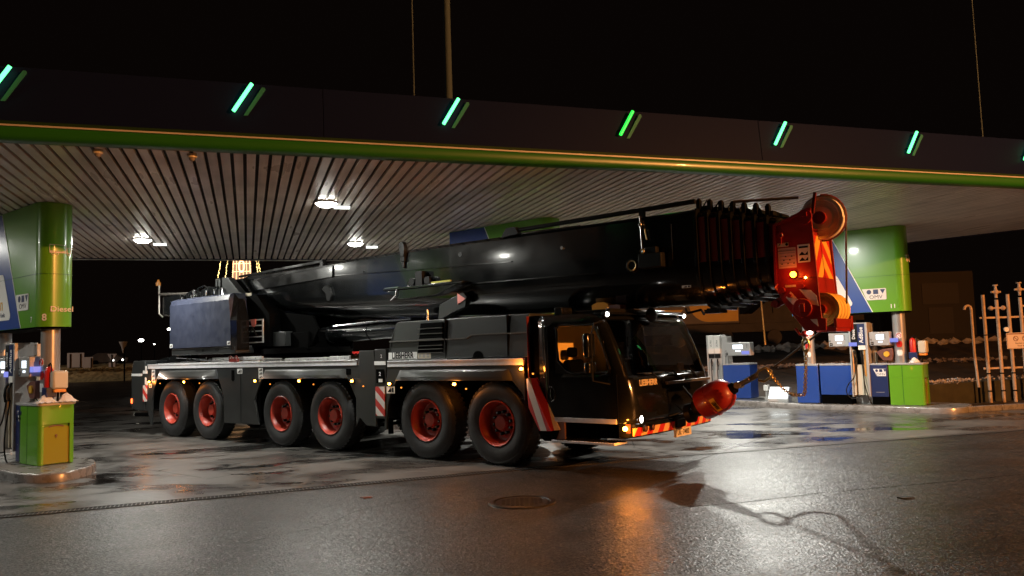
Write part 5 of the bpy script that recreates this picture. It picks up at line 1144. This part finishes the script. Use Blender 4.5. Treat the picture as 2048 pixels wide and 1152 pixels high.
# ---- boom: rounded belly, flat sides
BY = 1.39
def boom_sec(hw, zt, zs, zb, n=14, ch=.06):
    p = [(-hw + ch, zt), (hw - ch, zt), (hw, zt - ch)]
    p += [(hw * math.cos(math.pi * i / n), zs - (zs - zb) * math.sin(math.pi * i / n) ** .9 if 0 < i < n else zs) for i in range(n + 1)]
    p += [(-hw, zt - ch)]
    return [(BY + y, z) for y, z in p]
def loft_x(secs, name, m, par, smooth=35, bevel=0):
    mb = MB(); n = len(secs[0][1]); v = []
    for x, s in secs: v += [(x, y, z) for y, z in s]
    f = [(k * n + i, k * n + (i + 1) % n, (k + 1) * n + (i + 1) % n, (k + 1) * n + i) for k in range(len(secs) - 1) for i in range(n)]
    f += [tuple(range(n))[::-1], tuple(range((len(secs) - 1) * n, len(secs) * n))]
    mb.add(v, f); return mb.mk(name, m, par, smooth=smooth, bevel=bevel)
boom = loft_x([(-9.5, boom_sec(.42, 3.72, 3.55, 3.30)), (-9.2, boom_sec(.50, 3.84, 3.42, 3.16)), (-8.4, boom_sec(.53, 3.93, 3.30, 2.98)), (-7.0, boom_sec(.54, 3.93, 3.22, 2.86)), (-5.0, boom_sec(.545, 3.94, 3.18, 2.66)), (-2.6, boom_sec(.545, 3.96, 3.14, 2.56)), (3.1, boom_sec(.545, 3.93, 3.08, 2.50)), (3.32, boom_sec(.545, 3.93, 3.08, 2.49))], 'boom', 'boom', cr)
# raised side strip of the base section, joint lines, fittings
mb = MB()
def strp(x0, z0, x1, z1, h, y0, y1): mb.prism([(x0, z0), (x1, z1), (x1, z1 + h), (x0, z0 + h)], y0, y1, 'y')
strp(-8.5, 3.50, -5.2, 3.60, .26, .81, .848); mb.mk('side_reinforcement', 'black', boom, bevel=.015)
mb = MB(); strp(-5.15, 3.62, -.20, 3.46, .022, .822, .848); strp(-2.5, 3.16, 1.6, 3.10, .02, .82, .85); mb.mk('weld_edge', 'black', boom)
mb = MB(); strp(-9.0, 3.90, -5.6, 3.98, .05, .90, .96); mb.box(-5.70, -5.60, .86, .95, 3.60, 4.03); mb.mk('top_rail', 'black', boom)
mb = MB(); mb.box(-3.02, -2.90, .78, .86, 3.72, 4.02); mb.prism([(-3.04, 4.02), (-3.02, 4.12), (-2.92, 4.12), (-2.87, 4.0), (-2.90, 3.82), (-3.0, 3.82)], .76, .86, 'y'); mb.box(-3.0, -2.93, .80, .846, 3.60, 3.74); mb.mk('hinge_lug', 'ink', boom, bevel=.01)
mb = MB(); mb.prism([(-5.55, 3.36), (-5.42, 3.44), (-5.30, 3.40), (-5.22, 3.20), (-5.28, 3.08), (-5.38, 3.10), (-5.42, 3.26)], .78, .845, 'y'); mb.mk('latch', 'ink', boom, bevel=.01)
mb = MB(); mb.lathe([(-.004, .0001), (-.004, .045), (.004, .045)], (-1.45, .846, 3.72), 'y', 18); mb.lathe([(-.004, .0001), (-.004, .03), (.004, .03)], (-4.2, .846, 3.62), 'y', 18); mb.mk('bolt_hole', 'ink', boom)
mb = MB(); mb.lathe([(-.02, .0001), (-.02, .03), (.0, .04)], (.90, .845, 3.60), 'y', 14); mb.mk('bolt', 'steel', boom)
# side shelf with hose rollers in the middle of the boom
mb = MB(); mb.box(-3.35, -1.20, .60, .845, 3.155, 3.20); mb.prism([(-3.3, 3.15), (-1.3, 3.15), (-1.9, 2.98), (-2.9, 2.96)], .62, .84, 'y'); sh = mb.mk('roller_shelf', 'black', boom, bevel=.01)
mb = MB()
for x in (-2.62, -2.40, -2.2): mb.lathe([(-.05, .0001), (-.05, .075), (.05, .075), (.05, .0001)], (x, .74, 3.29), 'y', 18)
mb.box(-2.5, -2.32, .68, .82, 3.20, 3.48); mb.mk('guide_rollers', 'ink', sh); mb = MB(); mb.ring((-2.68, .70, 3.25), .05, .010, 'y', 16, 5); mb.box(-3.3, -2.9, .60, .62, 3.20, 3.215); mb.tube([(-2.95, .6, 3.16), (-2.95, .58, 3.05), (-3.1, .58, 2.95)], .012, 6); mb.mk('guide_ring', 'steel', sh)
mb = MB(); mb.box(-2.05, -1.55, .66, .70, 3.215, 3.245); mb.mk('brass_slider', mat('brass', (.55, .50, .12), .35, metal=.8), sh)
# forward side fittings
mb = MB(); mb.tube([(2.44, .80, 3.94), (2.46, .78, 3.6), (2.48, .78, 3.30)], .016, 7); mb.sphere((2.44, .80, 3.80), .035, 6); mb.mk('stay_cable', 'steel', boom)
mb = MB(); mb.tube([(2.52, .79, 3.72), (2.55, .79, 3.55)], .012, 6); mb.mk('copper_pipe', 'chain', boom)
mb = MB(); mb.box(2.45, 2.85, .66, .84, 3.10, 3.32); mb.lathe([(-.04, .0001), (-.04, .11), (.04, .11)], (2.32, .74, 3.16), 'y', 20); mb.box(2.55, 2.75, .7, .84, 3.32, 3.42); mb.mk('cable_winch', 'ink', boom, bevel=.01)
mb = MB(); mb.ring((2.32, .69, 3.16), .075, .012, 'y', 18, 5); mb.mk('winch_ring', 'chain', boom); mb = MB(); mb.ring((2.52, .68, 3.36), .03, .01, 'y', 12, 5); mb.mk('guide_ring', 'chain', boom)
mb = MB(); mb.box(2.95, 2.956, .838, .846, 3.2, 3.75); mb.mk('pale_line', 'lgrey', boom)
decal(3.05, 3.20, 2.76, 2.80, .905, boom, 1)
# rod along the top and its end bracket
mb = MB(); mb.cyl((-.30, .88, 4.02), (3.35, .88, 4.05), .038, 12); mb.prism([(-.42, 3.92), (-.30, 4.08), (-.10, 4.08), (-.02, 3.95)], .82, .94, 'y'); mb.mk('top_rod', 'ink', boom)
mb = MB(); mb.cyl((-.1, .92, 3.96), (1.2, .98, 3.95), .02, 8); mb.cyl((-.1, 1.5, 3.98), (3.3, 1.5, 4.0), .04, 8); mb.mk('top_pipe', 'steel', boom)
mb = MB(); mb.box(2.40, 2.48, .84, .92, 3.92, 4.02); mb.mk('rod_clamp', 'ink', boom)
# telescoping sections: seven collars stepping down to the head
for k in range(7):
    x0 = 3.33 + k * .168; hw = .585 - k * .026; zt = 3.94 - k * .035; zb = 2.42 + k * .035; zs = 3.10 - k * .01
    hw2 = hw - .045
    loft_x([(x0, boom_sec(hw - .02, zt - .02, zs, zb + .03)), (x0 + .015, boom_sec(hw, zt, zs, zb)), (x0 + .052, boom_sec(hw, zt, zs, zb)), (x0 + .064, boom_sec(hw2, zt - .05, zs, zb + .05)), (x0 + .170, boom_sec(hw2, zt - .05, zs, zb + .05))], 'boom_section', 'boom', boom, 30)
    mb = MB(); mb.prism([(x0 + .066, 3.12), (x0 + .167, 3.12), (x0 + .167, zt - .14), (x0 + .066, zt - .14)], BY - hw2 - .004, BY - hw2 + .002, 'y'); mb.mk('red_band', 'darkred', boom)
    mb = MB(); mb.box(x0 + .01, x0 + .07, .92 + k * .02, 1.0 + k * .02, zt - .01, zt + .13); mb.sphere((x0 + .04, .96 + k * .02, zt + .13), .035, 6); mb.box(x0 + .02, x0 + .12, 1.05, 1.7, zt - .01, zt + .05); mb.mk('rope_guide', 'ink', boom)
    mb = MB(); mb.box(x0 + .02, x0 + .08, BY - .3, BY + .3, zb - .04, zb + .02); mb.mk('wear_pad', 'steel' if k % 2 else 'ink', boom)
mb = MB(); mb.cyl((3.9, 1.0, 3.98), (4.8, 1.15, 3.93), .02, 8); mb.cyl((4.2, 1.2, 3.70), (4.75, 1.3, 3.62), .05, 12); mb.mk('rope_run', 'rope', boom)
mb = MB(); mb.tube([(3.0, 1.1, 2.45), (3.1, .95, 2.38), (3.3, 1.0, 2.42), (3.25, 1.2, 2.36)], .02, 6); mb.box(3.35, 3.6, 1.0, 1.2, 2.36, 2.42); mb.mk('lower_hose', 'ink', boom)
mb = MB()
for k in range(5): mb.tube([(3.40 + k * .17, 1.02 + .05 * k, 3.96 - k * .03), (3.48 + k * .17, 1.0 + .05 * k, 4.06 - k * .035), (3.56 + k * .17, 1.04 + .05 * k, 3.93 - k * .035)], .014, 6)
mb.mk('section_hoses', 'ink', boom)
# ---- red boom head
HY0, HY1 = .98, 1.80
plate = [(4.48, 3.54), (4.96, 3.72), (5.01, 3.72), (5.07, 2.21), (5.13, 2.20), (5.12, 2.04), (4.84, 2.04), (4.56, 2.45), (4.46, 2.65)]
mb = MB()
mb.prism(plate, HY0, HY0 + .03, 'y'); mb.prism(plate, HY1 - .03, HY1, 'y'); mb.box(4.50, 4.54, HY0 + .03, HY1 - .03, 2.66, 3.50); head = mb.mk('boom_head', 'red', boom, bevel=.006)
mb = MB(); mb.prism([(4.47, 3.55), (4.965, 3.735), (5.02, 3.735), (5.02, 3.70), (4.97, 3.70), (4.50, 3.53)], HY0 - .02, HY0, 'y'); mb.prism([(4.455, 2.66), (4.485, 2.66), (4.51, 3.53), (4.475, 3.54)], HY0 - .02, HY0, 'y'); mb.mk('plate_rim', 'red', head)
mb = MB(); mb.quad((4.985, HY0 + .03, 3.42), (4.985, HY1 - .03, 3.42), (5.045, HY1 - .03, 2.56), (5.045, HY0 + .03, 2.56)); mb.quad((5.0, HY0 + .03, 3.46), (5.0, HY1 - .03, 3.46), (4.9, HY1 - .03, 3.40), (4.9, HY0 + .03, 3.40)); fp = mb.mk('front_panel', 'red', head, smooth=0)
for (z0, up) in ((3.42, 0), (3.02, 0), (2.70, 0)):
    pass
m = bpy.data.materials.new('red_yellow_chevrons'); m.use_nodes = True; nt = m.node_tree; b = nt.nodes['Principled BSDF']; M_['chev'] = m
tc = nt.nodes.new('ShaderNodeTexCoord'); sx_ = nt.nodes.new('ShaderNodeSeparateXYZ'); nt.links.new(tc.outputs['Object'], sx_.inputs[0])
def nm_(op, a, b_):
    q = nt.nodes.new('ShaderNodeMath'); q.operation = op
    for i, v_ in enumerate((a, b_)):
        if isinstance(v_, (int, float)): q.inputs[i].default_value = v_
        else: nt.links.new(v_, q.inputs[i])
    return q.outputs[0]
ab = nm_('ABSOLUTE', nm_('SUBTRACT', sx_.outputs[1], BY), 0); zz = nm_('ADD', sx_.outputs[2], nm_('MULTIPLY', ab, 1.05))
frc = nm_('FRACT', nm_('DIVIDE', nm_('ADD', zz, .23), .42), 0); gt = nm_('GREATER_THAN', frc, .5)
mxx = nt.nodes.new('ShaderNodeMix'); mxx.data_type = 'RGBA'; mxx.inputs[6].default_value = (.55, .02, .012, 1); mxx.inputs[7].default_value = (.80, .45, .06, 1)
nt.links.new(gt, mxx.inputs[0]); nt.links.new(mxx.outputs[2], b.inputs['Base Color']); b.inputs['Roughness'].default_value = .45
mb = MB(); mb.quad((4.992, HY0 + .07, 3.37), (4.992, HY1 - .07, 3.37), (5.034, HY1 - .07, 2.78), (5.034, HY0 + .07, 2.78)); mb.mk('chevron_panel', m, fp, smooth=0)
def sheave(x, y, z, r, wd, m_, nm='sheave'):
    mb = MB(); mb.lathe([(-wd, r * .30), (-wd, r * .55), (-wd * .5, r * .60), (-wd * .5, r * .80), (-wd, r * .86), (-wd, r), (-wd * .3, r * .93), (wd * .3, r * .93), (wd, r), (wd, r * .86), (wd * .5, r * .8), (wd * .5, r * .6), (wd, r * .55), (wd, r * .30)], (x, y, z), 'y', 44)
    s = mb.mk(nm, m_, head, smooth=35); mb = MB(); mb.cyl((x, y - wd - .06, z), (x, y + wd + .06, z), r * .30, 20); mb.mk('hub', 'red', s); return s
sheave(5.04, 1.34, 3.62, .30, .06, 'nylon', 'top_sheave')
mb = MB(); mb.ring((5.04, 1.42, 3.62), .31, .012, 'y', 44, 6); mb.tube([(5.04 + .335 * math.cos(R(a)), 1.34, 3.62 + .335 * math.sin(R(a))) for a in range(-40, 100, 10)], .014, 6); mb.prism([(4.93, 3.70), (4.97, 3.69), (5.02, 3.98), (4.985, 3.99)], 1.22, 1.26, 'y'); mb.mk('rope_guard', 'darkred', head)
mb = MB(); mb.cyl((4.93, HY0 - .035, 3.62), (4.93, HY0, 3.62), .10, 20); mb.box(4.90, 4.97, HY0 - .06, HY0 - .03, 3.62, 3.68); mb.mk('axle_cap', 'red', head)
for y in (1.16, 1.29, 1.42, 1.55): sheave(5.04, y, 2.33, .235, .055, 'yellownylon', 'lower_sheave')
sheave(4.70, 1.50, 2.36, .20, .05, 'nylon', 'rear_sheave')
mb = MB(); mb.box(4.95, 5.22, 1.10, 1.78, 2.02, 2.07); mb.box(5.19, 5.23, 1.10, 1.78, 2.07, 2.20); mb.box(4.95, 5.24, 1.74, 1.82, 2.04, 2.24); mb.mk('sheave_guard', 'red', head, bevel=.006)
mb = MB(); mb.cyl((5.08, 1.0, 2.26), (5.16, 1.85, 2.26), .014, 8); mb.sphere((5.16, 1.85, 2.26), .02, 6); mb.mk('lock_pin', 'chain', head)
mb = MB(); mb.cyl((4.83, HY0 - .05, 2.36), (4.83, HY0, 2.36), .13, 28); mb.box(4.80, 4.87, HY0 - .075, HY0 - .05, 2.30, 2.42); mb.mk('lower_axle_cap', 'red', head, bevel=.006)
for q in ([(4.60, 2.52), (4.67, 2.60), (4.80, 2.44), (4.74, 2.36)], [(4.79, 2.62), (4.95, 2.60), (5.02, 2.52), (5.04, 2.38), (4.96, 2.40)], [(4.92, 2.20), (5.01, 2.20), (5.02, 2.10), (4.96, 2.15)]):
    mb = MB(); mb.prism(q, HY0 - .006, HY0 - .001, 'y'); mb.mk('white_warning_stripe', mat('pinkish_white', (.85, .80, .78), .5), head, smooth=0)
mb = MB(); mb.box(4.525, 4.775, HY0 - .005, HY0 - .001, 2.93, 3.215); d = mb.mk('load_chart_decal', mat('pale_pink_decal', (.60, .42, .38), .5), head)
mb = MB()
for k in range(6): mb.box(4.54, 4.76, HY0 - .007, HY0 - .004, 2.96 + k * .045, 2.963 + k * .045)
for k in range(7): mb.prism([(4.56 + .028 * k, 2.985 + .05 * (k % 3)), (4.575 + .028 * k, 3.005 + .05 * (k % 3)), (4.59 + .028 * k, 2.985 + .05 * (k % 3))], HY0 - .007, HY0 - .004, 'y')
mb.box(4.525, 4.775, HY0 - .007, HY0 - .004, 3.17, 3.176); mb.mk('print', 'ink', d)
mb = MB(); mb.box(4.80, 4.965, HY0 - .005, HY0 - .001, 2.99, 3.24); d = mb.mk('picture_decal', 'white', head); mb = MB(); mb.box(4.82, 4.945, HY0 - .007, HY0 - .004, 3.19, 3.215); mb.prism([(4.82, 3.10), (4.86, 3.14), (4.90, 3.10), (4.94, 3.14), (4.94, 3.09), (4.82, 3.09)], HY0 - .007, HY0 - .004, 'y'); mb.prism([(4.82, 3.02), (4.86, 3.06), (4.90, 3.02), (4.94, 3.06), (4.94, 3.01), (4.82, 3.01)], HY0 - .007, HY0 - .004, 'y'); mb.mk('print', 'ink', d)
mb = MB(); mb.box(4.52, 4.68, HY0 - .005, HY0 - .001, 3.235, 3.29); d = mb.mk('decal', 'plast', head); mb = MB(); mb.cyl((4.655, HY0 - .008, 3.262), (4.655, HY0 - .004, 3.262), .02, 12); mb.prism([(4.53, 3.245), (4.56, 3.28), (4.57, 3.27)], HY0 - .008, HY0 - .004, 'y'); mb.mk('print', 'ink', d)
mb = MB(); mb.box(4.60, 4.75, HY0 - .005, HY0 - .001, 2.66, 2.69); mb.mk('decal', 'plast', head)
mb = MB(); mb.ring((4.58, HY0 - .02, 3.40), .028, .008, 'y', 14, 5, 1.2); mb.box(4.573, 4.587, HY0 - .03, HY0, 3.28, 3.37); mb.mk('lifting_eye', 'red', head)
mb = MB(); mb.tube([(4.50, HY0 - .03, 2.72), (4.47, HY0 - .05, 2.66), (4.52, HY0 - .05, 2.60), (4.60, HY0 - .04, 2.62)], .016, 7); mb.cyl((4.56, HY0 - .06, 2.62), (4.56, HY0, 2.62), .045, 14); mb.cyl((4.84, HY0 - .04, 2.66), (4.84, HY0, 2.66), .03, 12); mb.cyl((4.66, HY0 - .05, 2.54), (4.66, HY0, 2.54), .03, 12); mb.mk('locking_bolts', 'red', head)
mb = MB(); mb.prism([(4.36, 2.42), (4.42, 2.50), (4.58, 2.56), (4.62, 2.46), (4.44, 2.38)], HY0 + .02, HY0 + .06, 'y'); mb.cyl((4.43, HY0, 2.44), (4.43, HY0 + .08, 2.44), .05, 14); mb.mk('side_lug', 'darkred', head)
mb = MB(); mb.cyl((4.74, HY0 - .05, 2.83), (4.74, HY0, 2.83), .045, 14); h = mb.mk('head_lamp', 'darkred', head); mb = MB(); mb.sphere((4.74, HY0 - .06, 2.83), .042, 8); mb.mk('bulb', 'beacon', h)
mb = MB(); mb.cyl((4.90, HY0 - .03, 2.775), (4.90, HY0, 2.775), .015, 8); h = mb.mk('small_lamp', 'chain', head); mb = MB(); mb.sphere((4.90, HY0 - .035, 2.775), .016, 6); mb.mk('bulb', 'amber', h); mb = MB(); mb.cyl((4.78, HY0 - .02, 2.775), (5.02, HY0 - .02, 2.775), .006, 6); mb.mk('lamp_cable', 'darkred', head)
mb = MB(); mb.cyl((4.86, 1.1, 2.04), (4.86, 1.1, 1.98), .05, 12); mb.sphere((4.80, 1.05, 2.0), .05, 7); mb.tube([(4.7, 1.0, 2.08), (4.76, .98, 2.0), (4.84, 1.0, 1.98)], .02, 7); mb.mk('chain_anchor', 'red', head)
mb = MB(); mb.sphere((4.885, 1.02, 2.015), .035, 7, (1.2, 1, .7)); mb.mk('work_lamp', 'wlamp', head)
d = bpy.data.lights.new('beacon_light', 'POINT'); d.energy = 1.3; d.color = (1, .14, .02); d.shadow_soft_size = .04
lo = bpy.data.objects.new('beacon_light', d); COL.objects.link(lo); lo.parent = head; lo.location = (4.74, HY0 - .18, 2.83)
# ropes
mb = MB(); mb.tube([(5.36, 1.36, 3.62), (5.30, 1.36, 2.40)], .014, 8); mb.tube([(5.04 + .32 * math.cos(R(a)), 1.34, 3.62 + .32 * math.sin(R(a))) for a in range(0, 150, 15)], .013, 6); mb.mk('hoist_rope', 'rope', head)
mb = MB(); mb.tube([(4.98, 1.34, 2.06), (4.22, 1.38, 1.54)], .015, 8); mb.mk('hoist_rope', 'rope', head)

# ---- hook block tied to the cab front and the chain
hk = thing('hook_block', 'red barrel shaped hook weight with swivel and hook, tied to the crane front', 'hook block', T(3.06, 1.30, .95), TYAW)
hk.scale = (.93, .93, .93)
ax = Vector((.86, .0, .44)).normalized()
def along(par, prof, name, m_, n=40, sm=35):
    mb = MB(); mb.lathe(prof, (0, 0, 0), 'z', n); q = Vector((0, 0, 1)).rotation_difference(ax)
    mb.v = [tuple(q @ Vector(v)) for v in mb.v]; return mb.mk(name, m_, par, smooth=sm)
al = lambda t_, oy=0, up=0: tuple(ax * t_ + Vector((0, oy, 0)) + Vector((-ax.z, 0, ax.x)) * up)
bdy = along(hk, [(.0, .0001), (.0, .16), (.03, .235), (.10, .262), (.24, .268), (.25, .276), (.265, .276), (.275, .268), (.42, .262), (.52, .235), (.60, .17), (.64, .10), (.645, .0001)], 'weight_body', 'red')
along(hk, [(-.10, .0001), (-.10, .13), (-.02, .16), (.0, .16)], 'lower_flange', 'ink'); along(hk, [(.64, .10), (.70, .09), (.72, .06), (.72, .0001)], 'neck', 'ink')
mb = MB(); mb.tube([al(.70), al(1.12)], .045, 12); mb.box(0, 0, 0, 0, 0, 0); mb.mk('swivel_shank', 'hook', hk); mb = MB(); mb.cyl(al(.78, -.09), al(.78, .09), .055, 16); mb.cyl(al(.72, -.065), al(1.0, -.065), .028, 10); mb.cyl(al(.72, .065), al(1.0, .065), .028, 10); mb.mk('fork_pin', 'hook', hk, bevel=.004)
mb = MB(); pts = [al(1.10), al(1.18, 0, .05), al(1.30, 0, .04), al(1.36, 0, -.05), al(1.30, 0, -.13), al(1.18, 0, -.14), al(1.10, 0, -.08)]; mb.tube(pts, .022, 8); mb.mk('hook', 'chain', hk)
c = Vector(al(.30, -.272, 0)); xd = ax; yd = Vector((-ax.z, 0, ax.x))
mb = MB()
for k in range(6):
    a0 = R(-58 + k * 9); a1 = R(-58 + (k + 1) * 9)
    P_ = lambda tt, a: Vector(al(tt)) + (Vector((0, -1, 0)) * math.cos(a) + yd * math.sin(a)) * .2745
    mb.quad(P_(.31, a0), P_(.40, a0), P_(.40, a1), P_(.31, a1))
lb = mb.mk('maker_label', 'yellow', bdy); 
aL = R(-31); nL = (Vector((0, -1, 0)) * math.cos(aL) + yd * math.sin(aL)); tL = (Vector((0, 1, 0)) * math.sin(aL) + yd * math.cos(aL))
text('LIEBHERR', .085, Vector(al(.355)) + nL * .2755, -tL, ax, 'ink', 'lettering', lb, .03, sx=.42)
mb = MB(); mb.tube([(-.02, .0, .0), (-.30, -.02, .33)], .018, 6); mb.tube([(-.1, -.1, -.04), (-.35, -.42, -.13)], .012, 6); mb.mk('tie_strap', 'ink', hk)
mb = MB(); mb.cyl((-.22, -.02, -.12), (-.12, -.02, -.10), .16, 24); mb.mk('rubber_buffer', 'ink', hk)
ch = thing('rigging_chain', 'golden chain hanging from the boom head and looping up to the hook', 'chain', T(4.80, 1.08, 1.97), TYAW)
def chain(pts, n):
    P = [Vector(p) for p in pts]; L = [0]
    for a, b2 in zip(P[:-1], P[1:]): L.append(L[-1] + (b2 - a).length)
    mb = MB()
    for k in range(n):
        s = L[-1] * (k + .5) / n
        j = max(i for i in range(len(L)) if L[i] <= s); j = min(j, len(P) - 2); u = (s - L[j]) / (L[j + 1] - L[j]); c = P[j].lerp(P[j + 1], u); d = (P[j + 1] - P[j]).normalized()
        sd = Vector((0, 1, 0)) if k % 2 else d.cross(Vector((0, 1, 0))).normalized()
        ll = L[-1] / n * .72; ring_ = [c + d * math.cos(a) * ll + sd * math.sin(a) * .022 for a in [2 * math.pi * i / 10 for i in range(11)]]
        mb.tube(ring_, .008, 5)
    return mb
mb = MB(); mb.ring((0, 0, -.12), .045, .014, 'y', 20, 6, 1.9); mb.mk('master_link', 'chain', ch)
hkx = Vector((3.04 - 4.80, 1.30 - 1.08, .94 - 1.97)) + ax * 1.25
loop = [(0, 0, -.20), (-.03, .02, -.50), (-.07, .05, -.80)]
P0_ = Vector(loop[-1]); mid = (P0_ + hkx) / 2 + Vector((.0, 0, -.28))
for k in range(1, 9):
    t_ = k / 8; loop.append(tuple(P0_ * (1 - t_) ** 2 + mid * 2 * t_ * (1 - t_) + hkx * t_ ** 2))
chain(loop, 44).mk('chain_links', 'chain', ch)

t = thing('street_lamp', 'street lamp added out of view beyond the left picture edge to light the road signs', 'street lamp', (-62, 60, 0), R(40))  # unseen lamp added to brighten the left bank and its signs
mb = MB(); mb.cyl((0, 0, 0), (0, 0, 9), .09, 12, .06); mb.tube([(0, 0, 8.9), (.3, 0, 9.2), (1.2, 0, 9.3)], .04, 8); mb.mk('pole', 'lgrey', t)
mb = MB(); mb.box(1.1, 1.8, -.14, .14, 9.2, 9.36); mb.mk('lamp_head', 'lgrey', t, bevel=.03)
d = bpy.data.lights.new('lamp_light', 'POINT'); d.energy = 6500; d.color = (1, .78, .62); d.shadow_soft_size = .1
lo = bpy.data.objects.new('lamp_light', d); COL.objects.link(lo); lo.parent = t; lo.location = (1.45, 0, 9.0)
